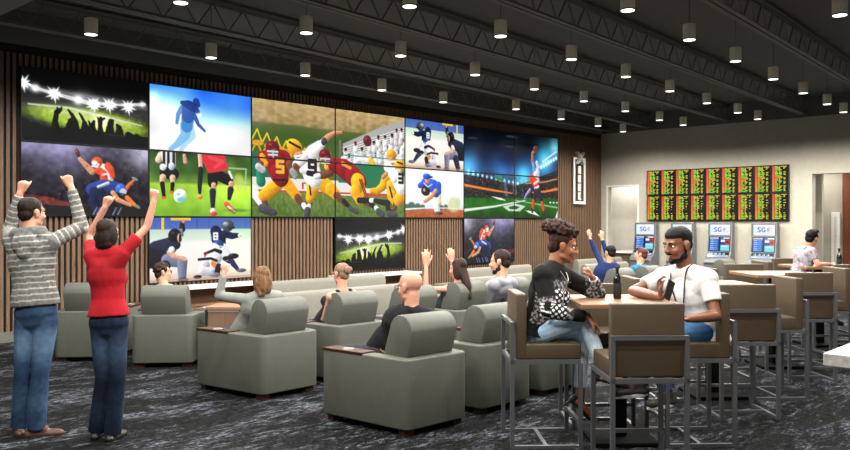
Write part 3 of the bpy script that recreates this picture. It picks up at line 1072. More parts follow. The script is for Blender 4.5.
def picture_mesh(name, arr, x0, x1, y0, y1, material, parent):
    """flat display in the local x-z plane (facing -y) carrying the picture on its points"""
    h, w = arr.shape[:2]
    X, Z = np.meshgrid(np.linspace(x0, x1, w), np.linspace(y1, y0, h))
    co = np.stack([X, np.zeros_like(X), Z], -1).reshape(-1, 3).astype(np.float32)
    i = np.arange(h * w).reshape(h, w)
    f = np.stack([i[:-1, :-1], i[1:, :-1], i[1:, 1:], i[:-1, 1:]], -1).reshape(-1, 4).astype(np.int32)
    me = bpy.data.meshes.new(name)
    me.vertices.add(len(co))
    me.vertices.foreach_set('co', co.ravel())
    me.loops.add(f.size)
    me.loops.foreach_set('vertex_index', f.ravel())
    me.polygons.add(len(f))
    me.polygons.foreach_set('loop_start', np.arange(0, f.size, 4, dtype=np.int32))
    me.update(calc_edges=True)
    at_ = me.attributes.new('picture', 'FLOAT_COLOR', 'POINT')
    c = np.clip(arr / 255.0, 0, 1)
    l = np.where(c <= 0.04045, c / 12.92, ((c + 0.055) / 1.055) ** 2.4)
    at_.data.foreach_set('color', np.concatenate([l, np.ones((h, w, 1))], -1).astype(np.float32).ravel())
    me.materials.append(material)
    o = bpy.data.objects.new(name, me)
    COL.objects.link(o)
    o.parent = parent
    return o


M_SCREEN = mat_screen('screen_glass', 1.0)
SW, SH = 1.851, 1.016
U0, ZT = 4.19, 3.715


def screen(cu, row, arr, label, group='flat screens of the video wall'):
    e = empty('video_screen', (U0 + (cu + .5) * SW, WV - 0.09, ZT - (row + 1) * SH), 0, label, 'screen', group)
    b = 0.011
    hw = SW / 2 - 0.003
    MB().box(-hw, hw, 0.006, 0.07, 0.003, SH - 0.003).build('housing', M_GLOSSBLACK, e, bevel=0.003)
    f = MB()
    f.box(-hw, hw, -0.004, 0.006, 0.003, 0.003 + b)
    f.box(-hw, hw, -0.004, 0.006, SH - 0.003 - b, SH - 0.003)
    f.box(-hw, -hw + b, -0.004, 0.006, 0.003 + b, SH - 0.003 - b)
    f.box(hw - b, hw, -0.004, 0.006, 0.003 + b, SH - 0.003 - b)
    f.build('bezel', M_GLOSSBLACK, e)
    picture_mesh('picture', arr, -hw + b, hw - b, 0.003 + b, SH - 0.003 - b, M_SCREEN, e)
    return e


crowd, tackle, batter = pic_crowd(), pic_tackle(), pic_batter()
screen(0, 0, crowd.a, 'video wall screen with floodlit stadium and cheering crowd silhouettes, top left corner of the wall')
screen(0, 1, tackle.a, 'screen with orange helmeted runner over a blue tackler, behind the striped hoodie man')
screen(1, 0, pic_blue().a, 'video wall screen with hazy blue silhouette of a walking football player')
screen(1, 1, pic_soccer().a, 'video wall screen with soccer legs, red shirt and white ball on bright grass')
screen(1, 2, batter.a, 'lower screen with a batter numbered 8, catcher and umpire, above the curly haired boy')
fb = pic_football().a
for r, (a0, a1) in enumerate(((0, PH), (PH, 2 * PH))):
    for c, (b0, b1) in enumerate(((0, PW), (PW, 2 * PW))):
        screen(2 + c, r, fb[a0:a1, b0:b1], 'football game screen, %s panel of the big four panel tackle picture' % (('upper left', 'upper right'), ('lower left', 'lower right'))[r][c])
screen(3, 2, crowd.a[:, ::-1], 'lower screen with cheering crowd silhouettes and floodlights, below the football game picture')
screen(4, 0, batter.a[:, ::-1], 'upper screen with a baseball batter swinging left of catcher and dark umpire')
screen(4, 1, pic_pitcher().a, 'screen with a baseball pitcher in blue shirt and cap on a white sky')
sd = pic_stadium().a
for r, (a0, a1) in enumerate(((0, PH), (PH, 2 * PH))):
    for c, (b0, b1) in enumerate(((0, PW), (PW, 2 * PW))):
        screen(5 + c, r, sd[a0:a1, b0:b1], 'night stadium screen, %s panel of the four panel stadium picture' % (('upper left', 'upper right'), ('lower left', 'lower right'))[r][c])
screen(5, 2, tackle.a[:, ::-1], 'lower screen with orange runner and blue tackler, rightmost of the lower row')

# ------------------------------------------------------------------ odds board on the end wall: eighteen upright panels
PU = 3.57 / 9
for r in range(2):
    for c in range(9):
        y = 9.97 - (c + .5) * PU
        lab = 'portrait odds screen of yellow and green rows, %s from the left in the %s row' % (ORD[c], ('upper', 'lower')[r])
        e = empty('odds_screen', (WU - 0.075, y, 2.935 - (r + 1) * .652), -math.pi / 2, lab, 'screen', 'odds screens on the end wall')
        hw, H_ = PU / 2 - .002, .65
        MB().box(-hw, hw, .005, .07, .001, H_).build('housing', M_GLOSSBLACK, e)
        f = MB()
        f.box(-hw, hw, -.003, .005, .001, .013).box(-hw, hw, -.003, .005, H_ - .012, H_).box(-hw, -hw + .008, -.003, .005, .013, H_ - .012).box(hw - .008, hw, -.003, .005, .013, H_ - .012)
        f.build('bezel', M_GLOSSBLACK, e)
        picture_mesh('picture', pic_odds(3 + r * 5).a, -hw + .008, hw - .008, .013, H_ - .012, M_SCREEN, e)

# ------------------------------------------------------------------ white ornamental sign on the slats
e = empty('wall_sign', (18.13, WV - 0.12, 2.06), 0, 'narrow white framed vertical wall sign with ornament on top, on the brown slats', 'sign')
f = MB()
w_, h_ = .29, 1.22
f.box(-w_, -w_ + .07, 0, .028, 0, h_).box(w_ - .07, w_, 0, .028, 0, h_).box(-w_ + .07, w_ - .07, 0, .028, 0, .075)
f.box(-w_ + .07, -.13, 0, .028, h_ - .05, h_).box(.13, w_ - .07, 0, .028, h_ - .05, h_)
f.build('frame', M_WHITE, e, bevel=.004)
o_ = MB()
for a in range(4):
    t = math.pi / 4 + a * math.pi / 2
    c_, s_ = math.cos(t), math.sin(t)
    o_.bar((0, -.006 - a * .001, h_ - .02), (.22 * c_, -.006 - a * .001, h_ - .02 + .22 * s_), .035 if False else .03, .10, up=(0, 1, 0))
o_.lathe([(.10, -.01), (.10, .012)], 20, (0, 0, 0))
k = len(o_.v) - 40
for i in range(k, k + 40):
    x, y, z = o_.v[i]
    o_.v[i] = (x, z, y + h_ - .02)
o_.build('ornament', mat('sign_silver', (196, 194, 188), .5), e, bevel=.003)
for i in range(4):
    z1 = h_ - .22 - i * .23
    l_ = MB()
    if i < 3:
        l_.box(-.065, .065, .002, .026, z1 - .2, z1)
    else:
        l_.extr([(-.055, z1 - .2), (.075, z1 - .2), (.075, z1 - .16), (.03, z1 - .14), (.03, z1 - .06), (.075, z1), (-.055, z1)], 1, .002, .026)
    l_.build('letter', M_WHITE, e, bevel=.004)
MB().box(-.02, .02, .026, .07, .2, .24).box(-.02, .02, .026, .07, 1.0, 1.04).build('mount', M_BLACK, e)
# ------------------------------------------------------------------ recliners
M_REC = mat('recliner_fabric', (80, 82, 75), 0.62, var=0.05, scale=26, bump=0.04, stretch=(1, 1, .35))
M_REC2 = mat('sofa_fabric', (108, 106, 97), 0.7, var=0.06, scale=26, bump=0.04)
M_DKWOOD = mat_wood('dark_wood', (46, 24, 16), (68, 36, 24), scale=6, rough=0.3)
M_STEEL = mat('grey_steel', (84, 85, 88), 0.42, var=0.05, scale=12, metal=0.25)
M_CUP = mat('brushed_metal', (196, 196, 194), 0.3, var=0.04, metal=0.7)
M_STOOL = mat('stool_leather', (70, 58, 43), 0.5, var=0.06, scale=22, bump=0.03)
M_TABLE = mat_wood('table_wood', (118, 88, 64), (134, 102, 76), scale=5, rough=0.4)
M_STONE = mat('pale_stone', (196, 194, 190), 0.35, scale=38, col2=(150, 148, 144))
M_GREY = mat('kiosk_grey', (112, 114, 118), 0.45, var=0.05, metal=0.2)


def rounded(poly, r, n=6):
    """round the corners of a ccw polygon; r is one radius or one per corner"""
    out = []
    m = len(poly)
    for i in range(m):
        p0, p1, p2 = V(poly[i - 1]), V(poly[i]), V(poly[(i + 1) % m])
        rr = r[i] if isinstance(r, (list, tuple)) else r
        if rr <= 0:
            out.append(tuple(p1))
            continue
        a, b = (p0 - p1).normalized(), (p2 - p1).normalized()
        h = a.angle(b) / 2
        t = rr / math.tan(h)
        s, e = p1 + a * t, p1 + b * t
        for k in range(n + 1):
            q = k / n
            out.append(tuple(s * (1 - q) ** 2 + p1 * 2 * q * (1 - q) + e * q * q))
    return out


def recliner(loc, rz, label):
    """chair faces local +y; origin at the middle of the back edge on the floor"""
    e = empty('recliner', loc, rz, label, 'armchair', 'grey recliners facing the screens')
    D, WB, WF, T = 0.90, 0.325, 0.44, 0.58
    A = 0.135                                  # arm thickness

    def hw(y):
        return WB + (WF - WB) * y / D
    outer = [(-WB, 0), (WB, 0), (WF, D), (WF - A, D), (hw(.16) - A, .16), (-hw(.16) + A, .16), (-WF + A, D), (-WF, D)]
    rad = [.07, .07, .02, .02, .05, .05, .02, .02]
    b = MB().prism(rounded(outer, rad), 0.05, T)
    b.build('body', M_REC, e, bevel=.018, seg=3, smooth=True)
    MB().prism([(-hw(.17) + A + .004, .17), (hw(.17) - A - .004, .17), (WF - A - .004, D - .03), (-WF + A + .004, D - .03)], .06, .29).build('seat_base', M_REC, e)
    MB().prism(rounded([(-hw(.3) + A + .006, .27), (hw(.3) - A - .006, .27), (WF - A - .008, D + .01), (-WF + A + .008, D + .01)], .03), .29, .43).build('seat_cushion', M_REC, e, bevel=.03, seg=3, smooth=True)
    # back cushion leaning on the back
    bc = [(.165, .40), (.30, .42), (.22, .66), (.11, .66)]
    MB().extr(bc, 0, -.20, .20).build('back_cushion', M_REC, e, bevel=.02, seg=3, smooth=True)
    # headrest with rounded crest
    pr = [(.09, .578), (.035, .775)]
    c = V((.165, .765))
    for k in range(1, 12):
        t = math.pi * (1.02 - k / 11 * .98)
        pr.append((c.x + .130 * math.cos(t), c.y + .135 * math.sin(t)))
    pr += [(.36, .60), (.34, .57)]
    MB().extr(pr, 0, -.245, .245).build('headrest', M_REC, e, bevel=.012, seg=2, smooth=True)
    for s in (-1, 1):
        y0, y1 = .46, D + .004
        tr = [(s * (hw(y0) - A - .004), y0), (s * (hw(y0) + .004), y0), (s * (WF + .004), y1), (s * (WF - A - .004), y1)]
        t = MB().prism(tr if s > 0 else tr[::-1], T - .012, T + .012).build('arm_tray', M_DKWOOD, e, bevel=.004)
        cy = .68
        cx = s * (hw(cy) - A / 2)
        MB().lathe([(.030, .006), (.046, .006), (.046, .014), (.038, .017), (.032, .012)], 22, (cx, cy, T)).build('cup_holder', M_CUP, t, smooth=True)
    for s in (-1, 1):
        for y in (.05, D - .09):
            x = s * (hw(y) - .075)
            MB().box(x - .05, x + .05, y, y + .07, 0, .052).build('foot', M_DKWOOD, e)
    return e


NEAR = 4.14     # back edge of the nearest row
REC = [
    (4.08, 9.13, -.75, 'grey recliner farthest left, partly hidden by the woman in the red top'),
    (4.50, 8.12, -.75, 'grey recliner with the curly haired boy sitting in it'),
    (4.60, 5.95, 0.0, 'grey recliner of the woman in a pale grey sweater'),
    (5.53, 5.97, -.02, 'grey recliner of the woman with a bun and a black tank top'),
    (6.45, 5.97, -.02, 'empty grey recliner just beyond the bald man'),
    (7.35, 5.97, -.02, 'grey recliner of the long haired woman raising both hands'),
    (8.25, 5.97, -.02, 'grey recliner of the bearded man in a grey hoodie'),
    (9.17, 5.97, -.02, 'grey recliner half hidden by the woman on the bar stool'),
    (11.04, 5.97, 0.0, 'grey recliner of the navy sweater man raising both arms'),
    (11.96, 5.97, 0.0, 'grey recliner in front of the person in the blue hoodie'),
    (12.88, 5.97, 0.0, 'grey recliner mostly hidden by the shoulder of the man in the white tee'),
    (15.0, 5.97, 0.0, 'distant grey recliner in front of the middle betting terminal'),
    (4.60, 4.12, -.07, 'nearest grey recliner, with the bald man in black'),
    (5.53, 4.15, -.05, 'grey recliner right of the bald man, beside the bar stool'),
    (6.47, 4.18, -.05, 'grey recliner behind the legs of the stool of the woman in black'),
    (12.6, 4.2, 0.0, 'distant grey recliner in front of the rightmost betting terminal'),
]
for x, y, rz, lab in REC:
    recliner((x, y, 0), rz, lab)


# ------------------------------------------------------------------ long sofas in front of the screens
def sofa(u0, u1, v, label):
    e = empty('sofa', ((u0 + u1) / 2, v, 0), 0, label, 'sofa', 'long pale sofas in front of the screens')
    h = (u1 - u0) / 2
    pr = [(0, .08), (.02, .68), (.05, .735), (.10, .75), (.15, .735), (.18, .69), (.22, .40), (.22, .08)]
    MB().extr(pr, 0, -h, h).build('backrest', M_REC2, e, bevel=.02, seg=3, smooth=True)
    MB().box(-h, h, .20, .80, .08, .30).build('base', M_REC2, e, bevel=.015)
    n = max(2, round((u1 - u0) / .8))
    w_ = 2 * h / n
    for i in range(n):
        MB().box(-h + i * w_ + .005, -h + (i + 1) * w_ - .005, .21, .82, .30, .44).build('seat_cushion', M_REC2, e, bevel=.03, seg=3, smooth=True)
    for sx in (-h + .1, h - .1):
        for y in (.1, .7):
            MB().box(sx - .03, sx + .03, y - .03, y + .03, 0, .085).build('foot', M_DKWOOD, e)
    return e


sofa(6.75, 9.25, 9.42, 'pale long sofa closest to the wall, below the crowd silhouette screen')
sofa(5.75, 7.98, 7.80, 'pale long sofa right behind the woman with the bun')
sofa(11.2, 13.3, 9.35, 'pale long sofa below the rightmost lower screen')
sofa(9.4, 11.4, 7.80, 'pale long sofa beyond the bearded man in the hoodie')
sofa(15.6, 17.6, 9.7, 'distant pale sofa beyond the navy sweater man')
sofa(14.0, 15.7, 8.5, 'distant pale sofa just left of the head of the navy sweater man')


# ------------------------------------------------------------------ low consoles under the lower screens
def console(u0, u1, label):
    e = empty('media_console', ((u0 + u1) / 2, WV - .05, 0), 0, label, 'cabinet', 'low consoles under the lower screens')
    h = (u1 - u0) / 2
    MB().box(-h, h, -.46, -.01, .575, .615).build('top', M_WHITE, e, bevel=.004)
    b = MB()
    b.box(-h + .02, h - .02, -.03, -.01, .14, .575).box(-h + .02, -h + .05, -.44, -.03, .02, .575).box(h - .05, h - .02, -.44, -.03, .02, .575).box(-h + .05, h - .05, -.44, -.03, .02, .09)
    b.build('body', mat_wood('console_wood', (110, 82, 62), (130, 100, 78), scale=5), e)
    MB().box(-h + .05, h - .05, -.42, -.03, .31, .335).build('shelf', mat_wood('console_wood', (0, 0, 0), (0, 0, 0)), e)
    for i in range(2):
        x0 = -h + .055 + i * (h - .055)
        d = MB().box(x0, x0 + h - .06, -.455, -.44, .10, .30).build('door', mat_wood('console_wood', (0, 0, 0), (0, 0, 0)), e)
        MB().box(x0 + h * .5 - .06, x0 + h * .5 + .06, -.468, -.455, .25, .262).build('handle', M_STEEL, d)
    return e


console(6.0, 7.95, 'low wooden console with white top below the batter and catcher screen')
console(9.6, 11.65, 'low wooden console with white top below the crowd silhouette screen')

e = empty('side_table', (5.18, 7.86, 0), .70, 'small brown wood end table with dark edges, beside the woman in pale grey', 'side table')
h = .20
MB().box(-h, h, -h, h, .625, .66).build('top', mat('end_table_top', (128, 92, 66), .45, scale=5, stretch=(.7, 9, 9), col2=(144, 106, 78)), e, bevel=.005)
MB().box(-h + .02, h - .02, -h + .02, h - .02, .05, .60).build('body', mat('end_table_body', (104, 80, 64), .45, scale=5, stretch=(9, 9, .7), col2=(120, 94, 76)), e)
MB().box(-h + .012, h - .012, -h + .012, h - .012, .60, .6245).build('rail', M_CUP, e)
for sx in (-1, 1):
    for sy in (-1, 1):
        MB().box(sx * (h - .008) - .012, sx * (h - .008) + .012, sy * (h - .008) - .012, sy * (h - .008) + .012, 0, .6245).build('leg', M_BLACK, e)

# ------------------------------------------------------------------ bar stools and tables
SX, SY = 0.235, 0.245     # half width and half depth of the stool frame


def stool(loc, rz, label):
    """faces local +y"""
    e = empty('bar_stool', loc, rz, label, 'bar stool', 'brown bar stools with grey steel frames')
    MB().box(-.235, .235, -.15, .25, .635, .745).build('seat', M_STOOL, e, bevel=.012, seg=3, smooth=True)
    MB().box(-.235, .235, -.215, -.14, .635, 1.10).build('backrest', M_STOOL, e, bevel=.012, seg=3, smooth=True)
    t = .028
    f = MB()
    f.box(-SX - .012, SX + .012, -SY - t / 2, -SY + t / 2, .605, .634)
    for s in (-1, 1):
        f.box(s * SX - t / 2, s * SX + t / 2, -SY - t / 2, SY, .605, .634)
    f.box(-SX + t / 2, SX - t / 2, SY - t, SY, .605, .633)
    f.build('seat_frame', M_STEEL, e)
    MB().box(-SX - .012, SX + .012, -SY - t / 2, -SY + t / 2, .875, .903).build('back_rail', M_STEEL, e)
    for s in (-1, 1):
        MB().box(s * SX - t / 2, s * SX + t / 2, -SY - t / 2, -SY + t / 2, 0, .874).build('leg', M_STEEL, e)
        MB().box(s * SX - t / 2, s * SX + t / 2, SY - t / 2, SY + t / 2, 0, .604).build('leg', M_STEEL, e)
        MB().box(s * SX - t / 2, s * SX + t / 2, -SY + t / 2, SY - t / 2, 0, .024).build('runner', M_STEEL, e)
    MB().box(-SX + t / 2, SX - t / 2, -.014, .014, 0, .022).build('stretcher', M_STEEL, e)
    MB().box(-SX + t / 2, SX - t / 2, SY - t / 2, SY + t / 2, .17, .195).build('footrest', M_STEEL, e)
    return e


M_PED = mat('pedestal_black', (7, 7, 7), 0.8, var=0.1, spec=0.1)


def bar_table(loc, rz, label):
    e = empty('bar_table', loc, rz, label, 'table', 'square high tables with black pedestals')
    MB().box(-.365, .365, -.375, .375, 1.005, 1.04).build('top', M_TABLE, e, bevel=.006)
    MB().box(-.05, .05, -.05, .05, .03, .99).build('column', M_PED, e, bevel=.008)
    MB().box(-.16, .16, -.16, .16, .99, 1.004).build('mount_plate', M_PED, e)
    MB().box(-.24, .24, -.24, .24, 0, .032).build('base', M_PED, e, bevel=.008)
    return e


R45 = math.pi / 4
fz, rz_ = V((math.cos(R45), math.sin(R45), 0)), V((math.sin(R45), -math.cos(R45), 0))
# local +y must point along fz: rotation of -45 degrees
RZ = -R45
G1 = lat(1.41, 5.95)
STEP = lat(1.24, 1.51)
GN = ['first', 'second', 'third', 'fourth']
NM = [
    ('empty brown bar stool nearest the viewer, back to the camera', 'bar stool the woman in black is sitting on', 'bar stool the man in the white tee is sitting on', 'bar stool across the nearest table, mostly hidden behind it', 'nearest high table, dark bottle on it, between the woman and the man'),
    ('empty bar stool, back to the camera, just right of the man in the white tee', 'bar stool left of the second table, hidden behind the man in the white tee', 'empty bar stool facing left with its seat showing, at the second table', 'bar stool on the far side of the second table', 'second high table, right of the man in the white tee'),
    ('empty bar stool, back to the camera, third along the row near the stone counter', 'bar stool left of the third table', 'empty bar stool facing left at the right edge of the photo', 'bar stool on the far side of the third table', 'third high table along the row'),
    ('bar stool, back to the camera, in front of the table of the floral shirt man', 'bar stool the man in the floral shirt is sitting on', 'empty bar stool right of the far bottle', 'bar stool beyond the far bottle', 'far high table where the man in the floral shirt leans, holding a bottle'),
]
for g in range(4):
    c = G1 + STEP * g
    a, b_, c_, d_, t_ = NM[g]
    stool(c - fz * .70 - rz_ * .04, RZ, a)
    stool(c - rz_ * .555, RZ - math.pi / 2, b_)
    stool(c + rz_ * .56, RZ + math.pi / 2, c_)
    stool(c + fz * .56, RZ + math.pi, d_)
    bar_table(c + rz_ * .03, RZ, t_)


def bottle(loc, label):
    e = empty('bottle', loc, 0, label, 'bottle', 'dark bottles on the high tables')
    MB().lathe([(.020, 0), (.028, .003), (.030, .01), (.030, .135), (.027, .155), (.014, .182), (.0115, .19), (.0115, .235)], 24).build('body', mat('bottle_glass', (16, 17, 15), 0.12, var=0.05, spec=0.6), e, smooth=True)
    MB().lathe([(.0135, .218), (.0145, .222), (.0145, .240), (.012, .243)], 20).build('cap', M_BLACK, e, smooth=True)
    MB().lathe([(.0304, .045), (.0306, .046), (.0306, .115), (.0304, .116)], 24).build('wrap', mat('bottle_label', (30, 30, 30), 0.7), e, smooth=True)
    return e


bottle(lat(1.43, 5.95, 1.0405), 'dark bottle standing on the nearest table between the woman and the man')
bottle(lat(5.11, 9.87, 1.0405), 'dark bottle on the far table, near the floral shirt man')

# ------------------------------------------------------------------ stone topped counter, bottom right
cpt = atz(823, 353, 1.05)
e = empty('stone_counter', (cpt.x, cpt.y, 0), 0, 'pale speckled stone counter corner at the lower right edge of the photo', 'counter')
top = MB().box(0, 2.2, -.75, 0, .995, 1.05).build('top', M_STONE, e, bevel=.004)
MB().box(.30, 2.1, -.72, -.30, 0, .994).build('body', M_BROWN, e)


# ------------------------------------------------------------------ betting terminals along the end wall
def pic_sg():
    p = Pic(96, 64, (246, 250, 252))
    p.vgrad([(0, (252, 252, 254)), (1, (236, 244, 250))])
    p.rect(0, 0, .06, 1, (150, 220, 230), .8)
    Bl = (40, 96, 190)
    p.limb([(.36, .30, .02), (.27, .27, .022), (.23, .36, .022), (.28, .46, .022), (.35, .54, .022), (.32, .66, .022), (.22, .64, .02)], Bl)
    p.limb([(.56, .32, .02), (.49, .27, .022), (.42, .36, .022), (.41, .54, .022), (.47, .66, .022), (.56, .62, .022), (.56, .50, .02), (.50, .50, .018)], Bl)
    p.limb([(.72, .26, .014), (.66, .34, .016), (.65, .5, .016), (.69, .64, .014), (.76, .68, .01)], (170, 160, 164))
    p.limb([(.70, .34, .012), (.72, .52, .014)], (200, 120, 116)).limb([(.76, .36, .01), (.82, .30, .01)], (200, 180, 180))
    p.ell(.74, .5, .03, .035, (214, 76, 66), .9).ell(.86, .62, .022, .022, (226, 110, 100)).ell(.84, .36, .02, .02, (220, 190, 190))
    p.limb([(.28, .82, .006), (.6, .82, .006)], (190, 204, 220))
    return p


def pic_touch():
    p = Pic(96, 64, (14, 16, 22))
    p.rect(.03, .04, .46, .98, (34, 110, 214))
    p.rect(.03, .04, .46, .14, (220, 214, 210))
    for i in range(6):
        y = .2 + i * .13
        p.rect(.06, y, .40, y + .06, (90, 160, 236)).rect(.08, y + .015, .2 + .02 * (i % 3), y + .045, (226, 236, 250))
    p.rect(.56, .04, .98, .14, (236, 240, 246)).rect(.54, .04, .68, .14, (60, 140, 220))
    p.rect(.56, .2, .76, .36, (246, 246, 250)).rect(.56, .38, .76, .5, (40, 60, 220)).rect(.78, .2, .98, .54, (214, 60, 46)).rect(.82, .28, .94, .46, (120, 24, 24))
    p.rect(.56, .56, .98, .97, (120, 226, 240)).rect(.6, .62, .9, .72, (190, 244, 250))
    return p


def pic_keys():
    p = Pic(96, 40, (20, 22, 28))
    for i in range(4):
        p.limb([(.12 + i * .2, .45, .035), (.18 + i * .2, .2, .03)], (110, 200, 250)).ell(.2 + i * .2, .4, .03, .05, (240, 248, 252))
    p.rect(0, .6, 1, 1, (220, 232, 246)).rect(.3, .68, .9, .9, (150, 180, 236))
    return p


SGP, TCP, KYP = pic_sg().a, pic_touch().a, pic_keys().a


def kiosk(v, label):
    e = empty('betting_terminal', (WU - .30, v, 0), -math.pi / 2, label, 'kiosk', 'grey betting terminals along the end wall')
    side = [(-.10, .74), (-.01, .87), (.05, 1.25), (.06, 1.585), (.22, 1.585), (.22, .0), (-.22, 0), (-.22, .62), (-.18, .70)]
    MB().extr(side, 0, -.30, .30).build('cabinet', M_GREY, e, bevel=.012)

    def panel(name, arr, p0, p1, hw):
        p0, p1 = V((0, *p0)), V((0, *p1))
        d = p1 - p0
        n = V((0, -d.z, d.y)).normalized()
        r = empty_panel(name, arr, hw, d.length, e)
        off = p0 + n * .004
        r.matrix_local = Matrix.Translation(off) @ Matrix.Rotation(-math.atan2(d.y, d.z), 4, 'X')
        return r

    def empty_panel(name, arr, hw, h, par):
        fr_ = MB().box(-hw - .012, hw + .012, .001, .012, -.008, h + .008).build(name, M_BLACK, par)
        picture_mesh('picture', arr, -hw, hw, 0, h, M_SCREEN, fr_)
        return fr_
    panel('sign_panel', SGP, (.052, 1.275), (.059, 1.535), .255)
    panel('touch_screen', TCP, (-.006, .895), (.048, 1.235), .255)
    panel('key_panel', KYP, (-.095, .748), (-.016, .862), .25)
    MB().box(-.27, .27, -.26, -.22, .60, .63).build('ledge', M_GREY, e, bevel=.006)
    MB().box(-.30, .30, -.24, -.221, .02, .12).build('kick_plate', M_BLACK, e)
    return e


for px, lab in ((644, 'betting terminal left of the man in the white tee, beyond the blue hoodie'), (681, 'betting terminal hidden behind the head of the man in the white tee'),
                (719, 'betting terminal right of the head of the man in the white tee'), (763, 'rightmost betting terminal, left of the floral shirt man')):
    v_, _ = on_u(px, WU - .3)
    kiosk(v_, lab)
# ------------------------------------------------------------------ people
def basis(d, hint):
    d = V(d).normalized()
    h = V(hint)
    x = (h - d * h.dot(d)).normalized()
    return d, x, d.cross(x)


def cone(mb, p, q, r1, r2, n=14, capa=True, capb=True, sq=1.0, ax=None):
    """tapered capsule; capa/capb False leaves that end flat; sq flattens across ax"""
    p, q = V(p), V(q)
    d = (q - p)
    L = d.length
    d = d / L if L > 1e-6 else V((0, 0, 1))
    hint = V(ax) if ax is not None else (V((0, 0, 1)) if abs(d.z) < .9 else V((1, 0, 0)))
    x = (hint - d * hint.dot(d)).normalized()
    y = d.cross(x)
    rings = []
    if capa:
        for a in (85, 60, 30):
            t = math.radians(a)
            rings.append((p - d * r1 * math.sin(t), r1 * math.cos(t)))
    rings += [(p, r1), (q, r2)]
    if capb:
        for a in (30, 60, 85):
            t = math.radians(a)
            rings.append((q + d * r2 * math.sin(t), r2 * math.cos(t)))
    o = len(mb.v)
    for c, r in rings:
        for k in range(n):
            t = 2 * math.pi * k / n
            mb.v.append(tuple(c + (x * math.cos(t) * sq + y * math.sin(t)) * r))
    fs = [tuple(o + k for k in range(n - 1, -1, -1))]
    for i in range(len(rings) - 1):
        for k in range(n):
            l = (k + 1) % n
            fs.append((o + i * n + k, o + i * n + l, o + (i + 1) * n + l, o + (i + 1) * n + k))
    m = (len(rings) - 1) * n
    fs.append(tuple(o + m + k for k in range(n)))
    mb.f += fs
    mb.mi += [0] * len(fs)


def ball(mb, c, r, M=None, n=14, m=9):
    """ellipsoid with radii r along the columns of M"""
    c = V(c)
    r = (r, r, r) if isinstance(r, (int, float)) else r
    M = M or Matrix.Identity(3)
    o = len(mb.v)
    for i in range(1, m):
        a = math.pi * i / m
        for k in range(n):
            t = 2 * math.pi * k / n
            mb.v.append(tuple(c + M @ V((r[0] * math.sin(a) * math.cos(t), r[1] * math.sin(a) * math.sin(t), -r[2] * math.cos(a)))))
    fs = [tuple(o + k for k in range(n - 1, -1, -1))]
    for i in range(m - 2):
        for k in range(n):
            l = (k + 1) % n
            fs.append((o + i * n + k, o + i * n + l, o + (i + 1) * n + l, o + (i + 1) * n + k))
    q = (m - 2) * n
    fs.append(tuple(o + q + k for k in range(n)))
    mb.f += fs
    mb.mi += [0] * len(fs)


def cols(x, y, z):
    return Matrix((x, y, z)).transposed()


def fused(mb, name, voxel, material, origin, parent=None, smooth=4, tint=None):
    """one continuous skin over all the overlapping pieces in mb"""
    me = bpy.data.meshes.new('tmp')
    me.from_pydata(mb.v, [], mb.f)
    bm = bmesh.new()
    bm.from_mesh(me)
    bmesh.ops.recalc_face_normals(bm, faces=bm.faces)
    bm.to_mesh(me)
    bm.free()
    o = bpy.data.objects.new(name, me)
    COL.objects.link(o)
    r = o.modifiers.new('r', 'REMESH')
    r.mode = 'VOXEL'
    r.voxel_size = voxel
    r.use_smooth_shade = True
    if smooth:
        s = o.modifiers.new('s', 'SMOOTH')
        s.factor = 0.5
        s.iterations = smooth
    dg = bpy.context.evaluated_depsgraph_get()
    m2 = bpy.data.meshes.new_from_object(o.evaluated_get(dg))
    o.modifiers.clear()
    o.data = m2
    bpy.data.meshes.remove(me)
    m2.name = name
    m2.materials.clear()
    m2.materials.append(material)
    if tint:
        a = m2.attributes.new('tint', 'FLOAT_COLOR', 'POINT')
        buf = []
        for v in m2.vertices:
            buf += [*lin(tint(v.co)), 1.0]
        a.data.foreach_set('color', buf)
    org = V(origin)
    m2.transform(Matrix.Translation(-org))
    for p in m2.polygons:
        p.use_smooth = True
    if parent:
        o.parent = parent
        o.location = org - parent.location
    else:
        o.location = org
    return o


def mat_tint(name, rough=0.85, bump=0.15, scale=60):
    """cloth whose woven pattern is stored with the mesh"""
    if name in MATS:
        return MATS[name]
    m = bpy.data.materials.new(name)
    m.use_nodes = True
    nt = m.node_tree
    b = nt.nodes['Principled BSDF']
    a = nt.nodes.new('ShaderNodeAttribute')
    a.attribute_name = 'tint'
    nz = nt.nodes.new('ShaderNodeTexNoise')
    nz.inputs['Scale'].default_value = scale
    nz.inputs['Detail'].default_value = 4
    mr = nt.nodes.new('ShaderNodeMapRange')
    mr.inputs['To Min'].default_value = 0.8
    mr.inputs['To Max'].default_value = 1.15
    mx = nt.nodes.new('ShaderNodeVectorMath')
    mx.operation = 'SCALE'
    tc = nt.nodes.new('ShaderNodeTexCoord')
    nt.links.new(tc.outputs['Object'], nz.inputs['Vector'])
    nt.links.new(nz.outputs['Fac'], mr.inputs['Value'])
    nt.links.new(a.outputs['Color'], mx.inputs[0])
    nt.links.new(mr.outputs['Result'], mx.inputs['Scale'])
    nt.links.new(mx.outputs['Vector'], b.inputs['Base Color'])
    b.inputs['Roughness'].default_value = rough
    b.inputs['Specular IOR Level'].default_value = 0.2
    bp = nt.nodes.new('ShaderNodeBump')
    bp.inputs['Strength'].default_value = bump
    bp.inputs['Distance'].default_value = 0.004
    nt.links.new(nz.outputs['Fac'], bp.inputs['Height'])
    nt.links.new(bp.outputs['Normal'], b.inputs['Normal'])
    MATS[name] = m
    return m


